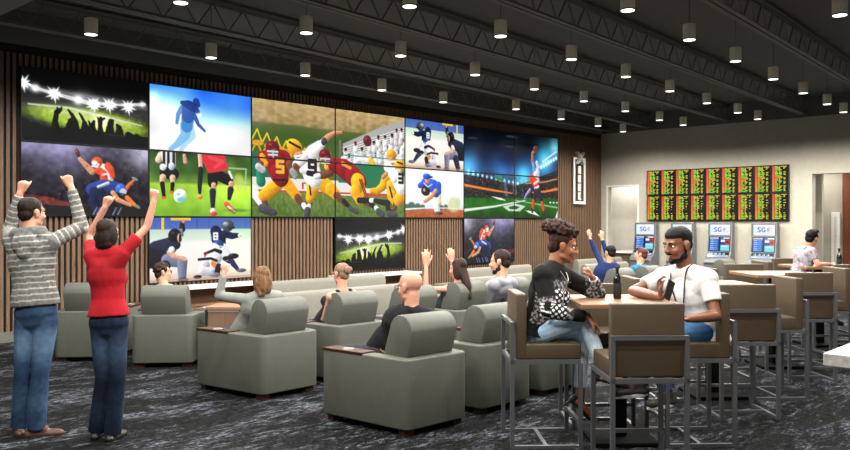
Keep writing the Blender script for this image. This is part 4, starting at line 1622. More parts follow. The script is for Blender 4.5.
def hand(mb, w, d, n, t, k=1.0, curl=(20, 25, 15), spread=5, thumb=35, fr=1.0):
    """w wrist, d wrist->knuckles, n palm normal, t towards the thumb"""
    d = V(d).normalized()
    n = V(n)
    n = (n - d * n.dot(d)).normalized()
    t_ = d.cross(n)
    if t_.dot(V(t)) < 0:
        t_ = -t_
    t = t_
    w = V(w)
    P = .088 * k
    for i, (off, ln) in enumerate(((.030, .074), (.010, .084), (-.010, .078), (-.029, .062))):
        kn = w + d * (P - (.004 if i in (0,) else .012 if i == 3 else 0)) + t * off * k
        cone(mb, w + t * off * .45 * k + d * .01, kn, .0145 * k, .0115 * k, 8, ax=n, sq=.85)
        ang = math.radians(spread * (1.5 - i))
        dd = (d * math.cos(ang) + t * math.sin(ang)).normalized()
        p = kn
        acc = 0
        r = .0098 * k * fr
        for j, f in enumerate((.46, .30, .24)):
            acc += math.radians(curl[j] + i * 2)
            v = dd * math.cos(acc) + n * math.sin(acc)
            q = p + v * ln * f * k
            cone(mb, p, q, r, r * .9, 8)
            p, r = q, r * .9
    a = math.radians(thumb)
    b0 = w + d * .024 * k + t * .022 * k + n * .006
    v1 = (t * math.sin(a) + d * math.cos(a) + n * .35).normalized()
    p1 = b0 + v1 * .042 * k
    v2 = (d * .8 + t * math.sin(a) * .5 + n * .5).normalized()
    p2 = p1 + v2 * .030 * k
    p3 = p2 + (d * .85 + n * .6 + t * .1).normalized() * .024 * k
    cone(mb, b0, p1, .015 * k, .012 * k, 8)
    cone(mb, p1, p2, .0115 * k, .0105 * k, 8)
    cone(mb, p2, p3, .0105 * k, .0085 * k, 8)


def fist(mb, w, d, n, t, k=1.0):
    hand(mb, w, d, n, t, k, curl=(78, 88, 60), spread=0, thumb=18)
    d, n = V(d).normalized(), V(n).normalized()
    ball(mb, V(w) + d * .055 * k + n * .018 * k, (.036 * k, .036 * k, .026 * k), cols(d, d.cross(n).normalized(), n))


SKIN_L = mat('skin_light', (188, 140, 116), 0.5, var=0.05, scale=14, spec=0.35)
SKIN_P = mat('skin_pink', (188, 136, 114), 0.5, var=0.05, scale=14, spec=0.35)
SKIN_B = mat('skin_brown', (140, 90, 64), 0.45, var=0.07, scale=14, spec=0.4)
SKIN_D = mat('skin_deep', (118, 75, 54), 0.42, var=0.07, scale=14, spec=0.45)


def hairm(name, c0, c1):
    return mat(name, c0, 0.62, scale=42, stretch=(1, 1, .3), col2=c1, bump=0.6, spec=0.18)


H_BLACK = hairm('hair_black', (7, 6, 6), (20, 18, 17))
H_BROWN = hairm('hair_brown', (26, 16, 12), (52, 33, 24))
H_DKBROWN = hairm('hair_dark_brown', (18, 12, 10), (40, 26, 20))
H_BLOND = hairm('hair_blond', (70, 48, 32), (128, 94, 64))
H_GREYBL = hairm('hair_ash', (96, 72, 58), (142, 114, 94))
H_PUFF = hairm('hair_puff', (13, 9, 8), (62, 37, 27))
M_EYE = mat('eye_white', (226, 222, 214), 0.25, var=0.02)
M_IRIS = mat('eye_iris', (34, 22, 16), 0.2, var=0.1)
M_BROW = mat('brow_dark', (26, 18, 15), 0.7, var=0.1)
M_LIP = {}
CLOTH = mat_tint('cloth')
DENIM = mat_tint('denim', 0.9, 0.3, 90)


def head_prims(mb, c, M, k, jaw=1.0):
    T = lambda x, y, z: V(c) + M @ V((x * k, y * k, z * k))
    B = lambda p, r: ball(mb, T(*p), tuple(q * k for q in r), M)
    B((0, -.014, .036), (.074, .094, .082))
    B((0, .020, -.022), (.060, .066, .088))
    B((0, .036, -.074), (.045 * jaw, .046, .036))
    B((0, .068, -.094), (.021 * jaw, .018, .018))
    for s in (-1, 1):
        B((s * .034, .062, -.028), (.024, .022, .026))
        B((s * .045 * jaw, .01, -.07), (.016, .03, .02))
        B((s * .077, -.006, -.008), (.010, .022, .034))
        B((s * .082, -.016, .004), (.008, .014, .02))
        B((s * .012, .098, -.026), (.010, .012, .009))
    cone(mb, T(0, .082, .018), T(0, .106, -.020), .009 * k, .012 * k, 8)
    B((0, .108, -.023), (.012, .011, .011))
    cone(mb, T(-.038, .073, .026), T(.038, .073, .026), .013 * k, .013 * k, 8)
    cone(mb, T(-.016, .083, -.052), T(.016, .083, -.052), .009 * k, .009 * k, 8)
    cone(mb, T(-.013, .083, -.064), T(.013, .083, -.064), .009 * k, .009 * k, 8)
    return T


def face_parts(body, org, T, M, k, lip, brow, voxel):
    def kid(name, mb, m):
        for i, v in enumerate(mb.v):
            mb.v[i] = tuple(V(v) - V(org))
        return mb.build(name, m, body, smooth=True)
    for s in (-1, 1):
        e = MB()
        ball(e, T(s * .031, .0735, .004), (.0125 * k, .0095 * k, .0066 * k), M)
        ey = kid('eye', e, M_EYE)
        i_ = MB()
        ball(i_, T(s * .031, .0815, .004), (.0066 * k, .0032 * k, .0066 * k), M)
        kid('iris', i_, M_IRIS).parent = ey
        b = MB()
        b.tube([T(s * .013, .089, .024), T(s * .03, .0885, .0305), T(s * .048, .077, .027)], [.0035 * k, .0045 * k, .0022 * k], 6)
        kid('eyebrow', b, brow)
    l = MB()
    l.tube([T(-.023, .081, -.056), T(-.008, .0905, -.0545), T(.008, .0905, -.0545), T(.023, .081, -.056)], [.002 * k, .0045 * k, .0045 * k, .002 * k], 6)
    l.tube([T(-.021, .081, -.060), T(-.007, .0905, -.0635), T(.007, .0905, -.0635), T(.021, .081, -.060)], [.002 * k, .0052 * k, .0052 * k, .002 * k], 6)
    kid('lips', l, lip)


def hair_prims(mb, style, T, M, k, rng):
    B = lambda p, r: ball(mb, T(*p), tuple(q * k for q in r), M)
    if style == 'bald':
        return
    if style == 'fade':
        B((0, -.020, .042), (.0765, .091, .080))
        B((0, -.055, -.005), (.062, .044, .05))
    else:
        B((0, -.022, .043), (.081, .092, .082))
        B((0, -.055, -.015), (.066, .050, .058))
    if style in ('short', 'curly', 'quiff'):
        for s in (-1, 1):
            B((s * .068, .012, .02), (.012, .022, .036))
    if style == 'quiff':
        B((0, .03, .105), (.06, .055, .03))
    if style == 'fade':
        B((0, -.004, .066), (.0735, .083, .056))
    if style == 'curly':
        for _ in range(46):
            a, b = rng.uniform(0, 6.28), rng.uniform(-.25, 1.5)
            x, y, z = math.cos(a) * math.cos(b), math.sin(a) * math.cos(b), math.sin(b)
            if y > .55 and z < .45:
                continue
            B((x * .082, -.02 + y * .09, .045 + z * .084), (.021, .021, .02))
    if style == 'bob':
        for s in (-1, 1):
            B((s * .066, -.018, -.025), (.026, .058, .088))
        B((0, -.062, -.045), (.080, .046, .095))
        B((0, -.05, -.10), (.082, .05, .05))
    if style == 'wavy':
        for s in (-1, 1):
            B((s * .070, -.012, -.04), (.028, .056, .11))
        B((0, -.062, -.05), (.085, .05, .13))
        for _ in range(22):
            x, z = rng.uniform(-.085, .085), rng.uniform(-.17, .06)
            B((x, -.075 + abs(x) * .5, z), (.022, .022, .034))
    if style == 'long':
        for s in (-1, 1):
            B((s * .066, -.02, -.03), (.026, .05, .10))
        cone(mb, T(0, -.055, -.02), T(0, -.105, -.20), .074 * k, .062 * k, ax=M @ V((0, 1, 0)), sq=.65)
        cone(mb, T(0, -.105, -.20), T(0, -.125, -.32), .062 * k, .03 * k, ax=M @ V((0, 1, 0)), sq=.6)
    if style == 'bun':
        B((0, -.118, .03), (.044, .036, .046))
        B((.02, -.128, .035), (.03, .03, .034))
    if style == 'puff':
        B((0, -.05, .01), (.070, .055, .07))
        B((0, -.045, .095), (.072, .105, .055))
        for _ in range(330):
            a, b = rng.uniform(0, 6.28), rng.uniform(-.35, 1.57)
            x, y, z = math.cos(a) * math.cos(b), math.sin(a) * math.cos(b), math.sin(b)
            r = rng.uniform(.82, 1.12)
            q = rng.uniform(.007, .015)
            B((x * .082 * r, -.052 + y * .122 * r, .102 + z * .062 * r), (q, q, q))


def torso_prims(mb, J, k, infl=0.0, female=False, belly=0.0, low=True, tank=False):
    pel, che, nek = J['pel'], J['che'], J['nek']
    u = (che - pel).normalized()
    r = (J['shR'] - J['shL'])
    r = (r - u * r.dot(u)).normalized()
    f = u.cross(r)
    M = cols(r, f, u)
    i = infl
    cw = .150 if female else .168
    ball(mb, che, (cw * k + i, .112 * k + i, .165 * k + i), M)
    mid = pel.lerp(che, .5)
    ball(mb, mid + f * .01, ((.122 if female else .145) * k + i, (.096 + belly) * k + i, .17 * k + i), M)
    if low:
        ball(mb, pel, ((.168 if female else .162) * k + i, .122 * k + i, .125 * k + i), M)
    cone(mb, pel if low else pel.lerp(che, .42), che, (.128 if female else .14) * k + i, (.130 if female else .15) * k + i, sq=.74, ax=f)
    up = nek - u * .03
    for s in ('L', 'R'):
        sh = J['sh' + s]
        if tank:
            cone(mb, che + (sh - che) * .3, nek.lerp(sh, .5) + u * .02, .06 * k + i, .03 * k + i)
            continue
        cone(mb, up, sh, .056 * k + i, .054 * k + i)
        cone(mb, che + (sh - che) * .35, sh, .085 * k + i, .056 * k + i)
    if female:
        for s in (-1, 1):
            ball(mb, che + r * s * .07 * k + f * .085 * k - u * .03, (.056 * k + i,) * 3, M)
    return M


def person(label, J, face, skin, hair, style, shirt, pants, k=1.0, kh=None, voxel=.009, female=False, sleeve='long', neckline=.0,
           hands=None, toes=None, shoe=(30, 28, 28), sole=None, lip=(150, 84, 76), belly=0., flare=0.0, shirt_len=.10, up=None, beard=None,
           glasses=None, low_neck=False, group=None, hood=False, shoe_style='shoe', barefoot=False, cuff=None, jaw=1.0, seed=1, puffy=0.0, hem_tint=None):
    rng = random.Random(seed)
    kh = kh or k
    zf = min(J['anL'].z, J['anR'].z) - .085
    org = V((J['pel'].x, J['pel'].y, max(0.0, zf)))
    b = MB()
    M = torso_prims(b, J, k * .97, 0, female, belly)
    r_, f_, u_ = M.col[0], M.col[1], M.col[2]
    hd = J['hed']
    hu = V(up) if up is not None else (hd - J['nek']).normalized() * .55 + V((0, 0, .45))
    fd = V(face).normalized()
    hu = hu.normalized()
    fd = (fd - hu * fd.dot(hu)).normalized()
    HM = cols(fd.cross(hu), fd, hu)
    T = head_prims(b, hd, HM, kh, jaw)
    cone(b, J['nek'] - u_ * .04, T(0, -.022, -.05), .060 * k, .052 * kh)
    cone(b, J['nek'], T(0, .0, -.08), .050 * k, .045 * kh)
    al, fl = (.046, .040) if not female else (.040, .034)
    hands = hands or {}
    for s in 'LR':
        sh, el, wr = J['sh' + s], J['el' + s], J['wr' + s]
        cone(b, sh, el, al * k, (al - .008) * k)
        cone(b, el, el.lerp(wr, .3), (al - .008) * k, fl * k)
        cone(b, el.lerp(wr, .3), wr, fl * k, .026 * k)
        h = hands.get(s, {})
        d = V(h.get('d', wr - el))
        n = V(h.get('n', -r_ if s == 'R' else r_))
        t = V(h.get('t', f_))
        kh_ = h.get('k', k)
        if h.get('fist'):
            fist(b, wr, d, n, t, kh_)
        else:
            hand(b, wr, d, n, t, kh_, h.get('curl', (18, 22, 14)), h.get('spread', 5), h.get('thumb', 35))
        hp, kn, an = J['hip' + s], J['kn' + s], J['an' + s]
        cone(b, hp, kn, .078 * k, .052 * k)
        cone(b, kn, kn.lerp(an, .35), .052 * k, .053 * k)
        cone(b, kn.lerp(an, .35), an, .053 * k, .033 * k)
        td = V((toes or {}).get(s, f_)).normalized()
        if not (barefoot or shoe_style == 'pump'):
            cone(b, an, an + td * .07 * k - V((0, 0, .05 * k)), .030 * k, .022 * k)
            continue
        heel = an - td * .045 * k - V((0, 0, .04 * k)) + (V((0, 0, .0)))
        ball_ = an + td * .12 * k - V((0, 0, .055 * k)) if abs(td.z) < .3 else an + td * .14 * k
        cone(b, an, heel, .034 * k, .030 * k)
        cone(b, an - V((0, 0, .01)), ball_, .036 * k, .028 * k, sq=.8, ax=V((0, 0, 1)))
        cone(b, ball_, ball_ + td * .06 * k, .028 * k, .020 * k)
    body = fused(b, 'person', voxel, skin, org)
    tag(body, label, 'person', group)

    def loc_(co):
        q = co - J['che']
        return q.dot(r_), q.dot(f_), q.dot(u_)

    segs = [('t', J['pel'], J['nek'])] + [(s + a, J[p + s], J[q + s]) for s in 'LR' for a, p, q in (('u', 'sh', 'el'), ('f', 'el', 'wr'))]

    def near(co):
        best = None
        for nm, p, q in segs:
            d = q - p
            t = max(0, min(1, (co - p).dot(d) / d.length_squared))
            dist = (co - p - d * t).length - (.12 if nm == 't' else .0)
            if best is None or dist < best[0]:
                best = (dist, nm, t * d.length)
        return best[1], best[2]
    # shirt
    if shirt:
        g = MB()
        torso_prims(g, J, k, (.014 if sleeve != 'none' else .008) + puffy, female, belly, low=False, tank=(sleeve == 'none'))
        hem = J['pel'] - u_ * shirt_len
        w = (.165 if female else .168) * k + .016 + puffy
        cone(g, J['pel'] + u_ * .14, hem, w * (.82 if female else .93), w, 20, capb=False, sq=.76, ax=f_)
        if sleeve != 'none':
            cone(g, J['nek'] - u_ * .06, J['nek'] + u_ * (.012 + neckline), .075 * k, .062 * k, capb=False)
        for s in 'LR':
            sh, el, wr = J['sh' + s], J['el' + s], J['wr' + s]
            if sleeve == 'none':
                continue
            if sleeve == 'short':
                cone(g, sh, sh.lerp(el, .62), .060 * k + puffy, .056 * k + puffy, capb=False)
            else:
                cone(g, sh, el, .058 * k + puffy, (.049 if not female else .044) * k + puffy * 1.2)
                cone(g, el, el.lerp(wr, .93), (.049 if not female else .044) * k + puffy * 1.2, .036 * k + puffy * .5, capb=False)
        if hood:
            nb = J['nek'] - f_ * (.055 + puffy) + u_ * .005
            for q in range(-4, 5):
                a = q * .36
                ball(g, nb + r_ * math.sin(a) * .105 * k - f_ * (math.cos(a) * .05 - .035) * k, (.044 * k, .046 * k, .05 * k), M)
            ball(g, J['nek'] - f_ * (.098 + puffy) * k - u_ * .075, (.105 * k, .046 * k, .085 * k), M)
            ball(g, J['nek'] - f_ * (.108 + puffy) * k - u_ * .14, (.06 * k, .036 * k, .06 * k), M)
        fused(g, 'shirt', voxel, CLOTH, org, body, 8, (lambda co: shirt(*near(co), *loc_(co))) if callable(shirt) else (lambda co: shirt))
    # trousers
    if pants:
        g = MB()
        ball(g, J['pel'], ((.164 if female else .156) * k + .006, .122 * k + .006, .12 * k), M)
        cone(g, J['pel'] + u_ * .09 * k, J['pel'] - u_ * .02, .140 * k, .154 * k, 20, capa=False, sq=.78, ax=f_)
        for s in 'LR':
            hp, kn, an = J['hip' + s], J['kn' + s], J['an' + s]
            cone(g, hp, kn, .092 * k, .064 * k)
            end = kn.lerp(an, (cuff or {}).get(s, 1.06 if flare else .97))
            cone(g, kn, end, .064 * k, (.052 + flare) * k, capb=False)
            if flare:
                cone(g, kn.lerp(an, .6), end, .056 * k, (.052 + flare) * k, capb=False)

        def ptint(co):
            best = None
            for s in 'LR':
                for nm, p, q in (('th', J['hip' + s], J['kn' + s]), ('sh', J['kn' + s], J['an' + s])):
                    d = q - p
                    t = (co - p).dot(d) / d.length_squared
                    tt = max(0, min(1, t))
                    v = co - p - d * tt
                    if best is None or v.length < best[0]:
                        best = (v.length, nm, tt, v.normalized() if v.length > 1e-4 else V((0, 0, 1)), s)
            return pants(best[1], best[2], best[3], co, best[4])
        fused(g, 'trousers', voxel, DENIM, org, body, 3, ptint if callable(pants) else (lambda co: pants))
    # shoes
    if not barefoot:
        sm = mat('shoe_%d_%d_%d' % shoe, shoe, 0.45, var=0.12)
        for s in 'LR':
            an = J['an' + s]
            td = V((toes or {}).get(s, f_)).normalized()
            g = MB()
            upv = V((0, 0, 1)) - td * td.z
            upv.normalize()
            base = an - upv * .062 * k
            kk = k
            if shoe_style == 'pump':
                tip = an + td * .19 * k - V((0, 0, .03))
                hb = an - td * .03 - upv * .045 * k
                cone(g, hb, an + td * .10 * k - upv * .035 * k, .030 * k, .031 * k, sq=.55, ax=upv)
                cone(g, an + td * .10 * k - upv * .035 * k, tip, .030 * k, .014 * k, sq=.7, ax=upv)
                cone(g, hb - td * .012, hb + upv * .03 - td * .014, .026 * k, .026 * k)
                fused(g, 'shoe', .006, sm, org, body, 2)
                hh = MB()
                hh.tube([hb - td * .018 - org, hb - td * .022 - upv * .085 - org], [.010, .005], 8)
                hh.build('heel', sm, body)
                continue
            cone(g, base - td * .055 * kk, base + td * .11 * kk, .042 * kk, .044 * kk, sq=.8, ax=upv)
            cone(g, base + td * .09 * kk, base + td * .150 * kk - upv * .002, .045 * kk, .041 * kk, sq=.80, ax=upv)
            cone(g, an + upv * .03, base + td * .05 * kk + upv * .02, .040 * kk, .040 * kk)
            cone(g, base - td * .03 * kk, an + upv * .012 - td * .008, .040 * kk, .042 * kk)
            cone(g, an - td * .005, base + td * .08 * kk, .040 * kk, .036 * kk)
            so = fused(g, 'shoe', .007, sm, org, body, 2)
            if sole:
                q = MB()
                side = upv.cross(td)
                ol = []
                for a in range(20):
                    t = 2 * math.pi * a / 20
                    c_, s_ = math.cos(t), math.sin(t)
                    wd = .046 if c_ > 0 else .042
                    ol.append(base - upv * .040 * kk + td * (.055 + c_ * .132) * kk + side * s_ * wd * kk * (1 - .15 * abs(c_)))
                n_ = len(q.v)
                q.add([p_ - org for p_ in ol] + [p_ + upv * .026 - org for p_ in ol], [tuple(range(19, -1, -1)), tuple(range(20, 40))] + [(i, (i + 1) % 20, 20 + (i + 1) % 20, 20 + i) for i in range(20)])
                q.build('sole', mat('sole_white', sole, .6, var=.04), body, bevel=.004)
    # hair, face, beard, glasses
    if style != 'bald':
        g = MB()
        hair_prims(g, style, T, HM, kh, rng)
        fused(g, 'hair', max(.006, voxel * .8), hair, org, body, 1 if style in ('puff', 'curly', 'wavy') else 3)
    lm = mat('lips_%d_%d_%d' % lip, lip, .4, var=.05)
    face_parts(body, org, T, HM, kh, lm, M_BROW if hair is not H_GREYBL else H_GREYBL, voxel)
    if beard:
        g = MB()
        B = lambda p, r: ball(g, T(*p), tuple(q * kh for q in r), HM)
        B((0, .036, -.084), (.0465 * jaw, .0475, .030))
        B((0, .068, -.098), (.0225, .019, .019))
        for s in (-1, 1):
            B((s * .047 * jaw, .010, -.070), (.0155, .031, .024))
            B((s * .0605, -.002, -.032), (.006, .010, .03))
        cone(g, T(-.022, .086, -.044), T(.022, .086, -.044), .0065 * kh, .0065 * kh, 8)
        fused(g, 'beard', .006, beard, org, body, 2)
    if glasses:
        g = MB()
        for s in (-1, 1):
            g.tube([T(s * .033 + .024 * math.cos(a), .101, .004 + .018 * math.sin(a)) - org for a in [i * math.pi / 7 for i in range(14)]], .0022 * kh, 5, closed=True)
            g.tube([T(s * .056, .101, .008) - org, T(s * .080, .03, .010) - org, T(s * .084, -.02, .006) - org], .002 * kh, 5)
        g.tube([T(-.010, .103, .008) - org, T(.010, .103, .008) - org], .0022 * kh, 5)
        g.build('glasses', mat('glasses_dark', (26, 22, 22), .3, var=.05), body)
    return body, T, HM, org, M


def PX(**kw):
    """joints from (px, py, depth) triples"""
    return {a: at(*b) for a, b in kw.items()}


def seated(J, fwd, seat_z, k=1.0, depth=.30, pel=None):
    """fill in pelvis and legs for someone sitting back in an armchair"""
    f = V(fwd).normalized()
    r = V((f.y, -f.x, 0))
    nek = J['nek']
    if pel is None:
        pel = V((nek.x, nek.y, 0)) + f * depth
        pel.z = seat_z + .09 * k
    J['pel'] = pel
    J.setdefault('che', nek.lerp(pel, .36))
    for s, q in (('L', -1), ('R', 1)):
        J['hip' + s] = pel + r * q * .085 * k - V((0, 0, .01))
        J['kn' + s] = J['hip' + s] + f * .40 * k + r * q * .03 - V((0, 0, .025))
        J['an' + s] = J['kn' + s] + f * .07 - V((0, 0, max(.25, J['kn' + s].z - .09)))
        if 'sh' + s not in J:
            J['sh' + s] = nek + r * q * .175 * k - V((0, 0, .055 * k))
        if 'el' + s not in J:
            J['el' + s] = J['sh' + s] - r * q * .03 + f * .15 * k - V((0, 0, .25 * k))
        if 'wr' + s not in J:
            J['wr' + s] = J['el' + s] + f * .15 * k - r * q * .10 - V((0, 0, .03))
    return J


def vnoise(co, s):
    return mnoise.noise(co * s)


def jeans(dark, light, hi=.45):
    d, l = np.array(dark, float), np.array(light, float)

    def fn(part, t, v, co, s):
        n = vnoise(co, 9) * .5 + vnoise(co, 30) * .4
        if part == 'th':
            a = hi * math.exp(-((t - .45) / .32) ** 2)
        else:
            a = hi * .5 * math.exp(-((t - .55) / .3) ** 2)
        a = max(0, min(1, a + n * .35))
        return tuple(d * (1 - a) + l * a)
    return fn


def plain(c, v=.12, s=14):
    c = np.array(c, float)
    return lambda nm, t, x, y, z: tuple(np.clip(c * (1 + v * vnoise(V((x * s / 5, y * s / 5, z * s / 5)), 3)), 0, 255))


TOV = V((0, 1, 0))   # towards the video wall

# man in the striped hoodie, both fists up
J = PX(pel=(36, 312, 6.08), che=(32, 262, 6.10), nek=(31, 234, 6.10), hed=(32, 213, 6.12), shL=(12, 241, 6.10), shR=(51, 242, 6.08), elL=(9, 231, 6.36), elR=(82, 227, 6.24),
       wrL=(20, 193, 6.32), wrR=(71, 187, 6.22), hipL=(27, 320, 6.08), hipR=(46, 320, 6.08), knL=(23, 373, 6.04), knR=(40, 374, 6.02), anL=(20, 424, 6.10), anR=(37, 426, 6.04))


def hoodie_stripes(nm, t, x, y, z):
    q = (t + (.0 if nm == 't' else .012)) % .044
    g = 104 + 26 * vnoise(V((x, y, z)), 40)
    if q < .009 and not (nm == 't' and t < .06):
        return (176, 176, 170)
    return (g, g, g * .97)


person('man in a grey striped hoodie and jeans standing with both fists raised', J, FWD * .86 + RGT * .50, SKIN_L, H_DKBROWN, 'short', hoodie_stripes, jeans((36, 58, 84), (120, 148, 176), .55), voxel=.0085,
       hands={'L': dict(fist=1, d=at(25, 172, 6.3) - at(20, 193, 6.32), n=FWD, t=RGT), 'R': dict(fist=1, d=at(63, 168, 6.2) - at(71, 187, 6.22), n=FWD - RGT * .3, t=-RGT)},
       toes={'L': FWD * .8 - RGT * .35, 'R': RGT * .93 + FWD * .3}, shoe=(72, 46, 34), flare=.014, hood=True, shirt_len=-.045, puffy=.004)

# woman in the red top
J = PX(pel=(109, 322, 5.95), che=(107, 275, 5.96), nek=(107, 250, 5.96), hed=(108, 233, 5.98), shL=(92, 256, 5.96), shR=(122, 254, 5.94), elL=(89, 237, 6.20), elR=(147, 227, 6.04),
       wrL=(105, 207, 6.16), wrR=(154, 201, 6.06), hipL=(101, 327, 5.95), hipR=(117, 327, 5.95), knL=(103, 378, 5.90), knR=(118, 378, 5.89), anL=(97, 428, 5.96), anR=(113, 430, 5.93))
person('woman in a red short sleeved top and dark jeans standing with both fists raised', J, FWD * .9 + RGT * .3, SKIN_P, H_DKBROWN, 'bob', plain((150, 20, 30), .16), jeans((15, 25, 41), (66, 88, 118), .5), k=.88, voxel=.0085,
       female=True, sleeve='short', hands={'L': dict(fist=1, d=at(109, 193, 6.14) - at(105, 207, 6.16), n=FWD, t=RGT), 'R': dict(fist=1, d=at(154, 187, 6.05) - at(154, 201, 6.06), n=FWD, t=-RGT)},
       toes={'L': FWD - RGT * .1, 'R': FWD + RGT * .2}, shoe=(30, 26, 26), flare=.02, shirt_len=-.045)

# curly haired boy with glasses
F1 = V((.68, .73, 0))
J = seated(PX(hed=(163, 273, 9.3), nek=(164, 286, 9.25), shL=(148, 294, 9.2), shR=(183, 293, 9.3)), F1, .43, .92)
person('boy with curly brown hair and glasses in a grey shirt sitting in a recliner', J, RGT * .85 + FWD * .4, SKIN_L, H_BROWN, 'curly', plain((128, 132, 142)), (38, 40, 48), k=.92, voxel=.012, glasses=True, sleeve='short')

# woman in the pale grey sweater, left arm raised
J = seated(PX(hed=(261, 278, 7.75), nek=(263, 293, 7.72), shL=(250, 300, 7.72), elL=(219, 296, 7.84), wrL=(224, 274, 7.86)), TOV, .43, .95)
person('woman with wavy dark blond hair in a pale grey sweater raising her left hand', J, V((-.1, 1, 0)), SKIN_P, H_BLOND, 'wavy', plain((124, 128, 123), .1), (50, 56, 70), k=.95, voxel=.010, female=True,
       hands={'L': dict(d=V((.02, .1, 1)), n=FWD, t=RGT, curl=(50, 60, 40))}, puffy=.004)

# woman with the bun
J = seated(PX(hed=(341, 274, 8.3), nek=(343, 291, 8.25)), TOV, .43, .95)
person('woman with ash blond hair in a bun and a black tank top, in a recliner', J, -RGT * .62 + FWD * .6, SKIN_P, H_GREYBL, 'bun', plain((26, 26, 32)), (40, 40, 48), k=.95, voxel=.010, female=True, sleeve='none', glasses=True, neckline=-.03)

# bald man in black
J = seated(PX(hed=(410, 287, 6.58), nek=(413, 309, 6.54), shL=(392, 322, 6.58), shR=(437, 319, 6.48)), TOV, .43, 1.0)
person('bald man with glasses in a black sweater sitting in the nearest recliner', J, -RGT * .72 + FWD * .62, SKIN_P, H_GREYBL, 'bald', plain((24, 24, 27)), (46, 46, 54), k=1.05, kh=1.12, voxel=.009, glasses=True, neckline=.012)

# long haired woman with both hands up
J = seated(PX(hed=(458, 269, 9.55), nek=(460, 284, 9.5), shL=(448, 289, 9.5), elL=(426, 289, 9.45), wrL=(426, 266, 9.5), shR=(472, 289, 9.6), elR=(461, 276, 9.9), wrR=(452, 262, 9.95)), TOV, .43, 1.0)
person('woman with long brown hair and bare shoulders raising both open hands', J, -RGT * .8 + FWD * .5, SKIN_P, H_BROWN, 'long', plain((40, 44, 52)), (52, 58, 70), k=1.0, kh=1.08, voxel=.011, female=True, sleeve='none', neckline=-.05,
       hands={'L': dict(d=V((0, 0, 1)), n=FWD, t=RGT, curl=(6, 6, 4), spread=9, k=1.25), 'R': dict(d=V((0, 0, 1)) - RGT * .1, n=FWD, t=-RGT, curl=(8, 10, 6), spread=6, k=1.1)})

# bearded man in the grey hoodie
J = seated(PX(hed=(500, 262, 10.0), nek=(503, 280, 9.95)), TOV, .43, 1.1)
person('man with dark beard in a pale grey hoodie, sitting in a recliner, looking left', J, -RGT * .88 + FWD * .32, SKIN_L, H_DKBROWN, 'short', plain((134, 134, 140), .12), (46, 50, 62), k=1.15, kh=1.28, voxel=.012, hood=True, beard=H_DKBROWN)

# navy sweater man with both arms up
J = seated(PX(hed=(610, 253, 12.6), nek=(610, 264, 12.55), shL=(603, 266, 12.6), elL=(596, 252, 12.75), wrL=(590, 238, 12.8), shR=(616, 267, 12.5), elR=(607, 254, 12.95), wrR=(602, 239, 13.0)), TOV, .43, .95)
person('man in a navy sweater raising both arms, distant recliner', J, FWD * .8 - RGT * .3, SKIN_L, H_BLACK, 'short', plain((28, 40, 84)), (40, 42, 52), k=.95, kh=1.02, voxel=.014, hands={'L': dict(d=V((0, 0, 1)) - RGT * .2, n=FWD, t=RGT), 'R': dict(d=V((0, 0, 1)), n=FWD, t=-RGT)})

# blue hoodie person
J = seated(PX(hed=(641, 255, 13.1), nek=(640, 266, 13.05)), TOV, .43, .95)
person('person with black and red hair in a bright blue hoodie, distant recliner', J, -RGT * .75 + FWD * .5, SKIN_L, mat('hair_red_black', (14, 9, 9), .6, scale=13, col2=(100, 16, 22)), 'quiff', plain((30, 108, 156)), (40, 42, 52), k=.95, kh=1.0, voxel=.014, hood=True)


# man in the floral shirt
def floral(nm, t, x, y, z):
    p = V((x, y, z))
    if vnoise(p + V((3, 1, 2)), 22) > .28:
        return (168, 108, 116)
    if vnoise(p + V((7, 5, 1)), 26) > .3:
        return (96, 104, 110)
    if vnoise(p, 30) > .3:
        return (184, 184, 186)
    return (138, 140, 148)


J = PX(pel=(799, 281, 10.35), che=(804, 259, 10.35), nek=(808, 248, 10.32), hed=(812, 238, 10.3), shL=(798, 251, 10.52), shR=(812, 252, 10.2), elL=(812, 266, 10.65), elR=(818, 265, 10.12), wrL=(828, 264, 10.5), wrR=(829, 264, 10.25),
       hipL=(799, 283, 10.45), hipR=(800, 284, 10.25), knL=(829, 284, 10.5), knR=(829, 285, 10.3), anL=(832, 316, 10.5), anR=(832, 317, 10.3))
person('man with short dark hair in a floral shirt leaning on the far high table', J, RGT * .85 + FWD * .5, SKIN_P, H_BLACK, 'quiff', floral, (34, 36, 42), k=.92, voxel=.012, sleeve='short', hands={'L': dict(n=V((0, 0, -1)), t=-FWD), 'R': dict(fist=1, n=V((0, 0, -1)), t=FWD)}, shirt_len=.08)


# woman in black on the bar stool
def bandana(nm, t, x, y, z):
    p = V((x, y, z))
    base = 20 + 8 * vnoise(p, 20)
    blk = (base, base, base)

    def paisley():
        n = vnoise(p + V((2, 2, 2)), 55)
        g = 150 if n > .12 else 70 if n > -.1 else 44
        return (g, g * .97, g * .97)

    def dots():
        q_ = math.atan2(x, y + .02) * .15 if nm == 't' else t
        u_, w_ = (q_ * .7 + z * .7) / .030, (z * .7 - q_ * .7) / .030
        du, dw = u_ - round(u_), w_ - round(w_)
        return (230, 230, 230) if du * du + dw * dw < .095 else (18, 18, 20)
    if nm == 't' and -.24 < z < .10 and y > -.02:
        edge = (z > .04 or z < -.19 or y < .03)
        return paisley() if edge else dots()
    if nm == 'Ru' and t > .17:
        return paisley() if t < .21 else dots()
    if nm == 'Rf' and t < .17:
        return dots() if t < .12 else paisley()
    if nm == 'Lf' and t < .16 or nm == 'Lu' and t > .22:
        return paisley()
    return blk


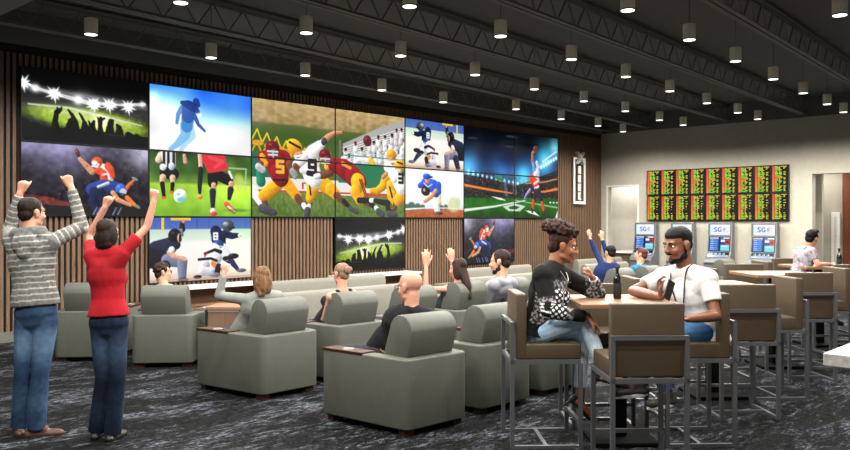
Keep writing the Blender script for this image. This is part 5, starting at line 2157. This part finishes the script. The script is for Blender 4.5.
SD = 5.92
J = PX(pel=(538, 331, SD), che=(547, 291, SD), nek=(554, 266, SD), hed=(563, 246, SD), shR=(543, 275, 5.76), shL=(561, 274, 6.08), elR=(549, 311, 5.68), wrR=(588, 317, 5.68), elL=(598, 294, 6.05), wrL=(593, 278, 5.98),
       hipR=(540, 332, 5.83), hipL=(542, 333, 6.00), knR=(584, 319, 5.80), knL=(582, 331, 5.98), anR=(606, 375, 5.76), anL=(580, 401, 5.98))


def pale_jeans(part, t, v, co, s):
    n = vnoise(co, 11) * .4 + vnoise(co, 34) * .35
    a = (.25 + .3 * math.exp(-((t - .6) / .3) ** 2)) if part == 'th' else .75
    a = max(0, min(1, a + n * .4))
    d, l = np.array((136, 176, 210.)), np.array((232, 240, 246.))
    return tuple(d * (1 - a) + l * a)


fig = person('woman with a curly puff in black patterned sweatshirt and pale jeans on a bar stool', J, RGT * .99 - FWD * .10, SKIN_B, H_PUFF, 'puff', bandana, pale_jeans, k=.94, kh=1.06, voxel=.0068, female=True,
             hands={'R': dict(d=at(603, 332, 5.68) - at(588, 317, 5.68), n=-V((0, 0, 1)) * .5 - RGT * .6, t=-FWD, curl=(14, 20, 14), spread=4, thumb=24), 'L': dict(d=at(586, 263, 5.95) - at(593, 278, 5.98), n=-RGT * .9 + V((0, 0, .3)), t=-FWD, curl=(62, 66, 40), spread=2)},
             toes={'R': RGT * .93 - V((0, 0, .34)), 'L': RGT * .62 - V((0, 0, .78))}, shoe=(22, 20, 22), shoe_style='pump', shirt_len=.03, puffy=.016, cuff={'L': .80, 'R': .80}, lip=(140, 70, 66))
body, T, HM, org, TM = fig
wr, el = J['wrL'], J['elL']
d_ = (wr - el).normalized()
g = MB()
a_, b_ = basis(d_, V((0, 0, 1)))[1:]
g.tube([wr - d_ * .012 + (a_ * math.cos(i * math.pi / 8) + b_ * math.sin(i * math.pi / 8)) * .029 - org for i in range(16)], .0055, 6, closed=True)
g.build('bracelet', mat('silver', (206, 206, 204), .3, var=.05, metal=.6), body, smooth=True)
g = MB()
r_, f_, u_ = TM.col[0], TM.col[1], TM.col[2]
pts = []
for i in range(15):
    a = math.pi * (i / 14)
    pts.append(J['nek'] + r_ * math.cos(a) * .072 + f_ * (.02 + .108 * math.sin(a)) - u_ * (.0 + .085 * math.sin(a) ** 2) - org)
g.tube(pts, .0026, 5)
g.build('necklace', mat('silver', (0, 0, 0)), body)

# man in the white tee
J = PX(pel=(704, 333, 6.0), che=(692, 296, 6.0), nek=(685, 269, 6.0), hed=(678, 245, 5.98), shL=(708, 279, 5.82), shR=(663, 277, 6.17), elL=(716, 316, 5.72), wrL=(688, 319, 5.58), elR=(633, 291, 6.10), wrR=(661, 297, 5.76),
       hipL=(703, 332, 5.90), hipR=(702, 334, 6.08), knL=(652, 336, 5.80), knR=(643, 336, 6.02), anL=(666, 392, 5.80), anR=(637, 382, 5.92))
fig = person('man in white tee shirt, black neck cord and blue jeans on a bar stool', J, -RGT * .90 - FWD * .42, SKIN_D, H_BLACK, 'fade', plain((206, 206, 204), .05), jeans((40, 78, 120), (110, 152, 190), .5), k=1.04, kh=1.16, voxel=.0068, sleeve='short',
             hands={'R': dict(d=V((0, 0, .8)) - RGT * .15 + FWD * .1, n=RGT * .8 - FWD * .4, t=-FWD - RGT * .4, curl=(24, 34, 24), spread=6), 'L': dict(d=-RGT * .9 - FWD * .2, n=V((0, 0, -1)), t=FWD, curl=(16, 20, 12))},
             toes={'L': -RGT * .80 - FWD * .5, 'R': -RGT * .97 - FWD * .15 - V((0, 0, .06))}, shoe=(62, 60, 56), sole=(232, 230, 224), beard=H_BLACK, lip=(120, 68, 62), shirt_len=.09, jaw=1.06, puffy=.006)
body, T, HM, org, TM = fig
g = MB()
r_, f_, u_ = TM.col[0], TM.col[1], TM.col[2]
pts = []
for i in range(25):
    a = math.pi * (i / 24)
    pts.append(J['nek'] + r_ * math.cos(a) * (.080 - .012 * math.sin(a)) + f_ * (-.01 + .182 * math.sin(a) ** .5) - u_ * (.30 * math.sin(a) ** 1.5 - .03) - org)
g.tube(pts, .0055, 6)
g.build('neck_cord', mat('cord_black', (26, 26, 28), .7), body)
# phone held in his hand
pc = at(669, 290, 5.66)
e = empty('phone', pc, 0, 'dark brown phone held up in the hand of the man in the white tee', 'phone')
e.rotation_euler = (0, .45, YAW - math.pi / 2 + .55)
MB().box(-.036, .036, -.005, .005, -.07, .07).build('case', mat('phone_case', (58, 44, 36), .45), e, bevel=.003)
MB().box(-.032, .032, -.0062, -.0051, -.065, .065).build('glass', mat('phone_glass', (44, 35, 30), .3), e)
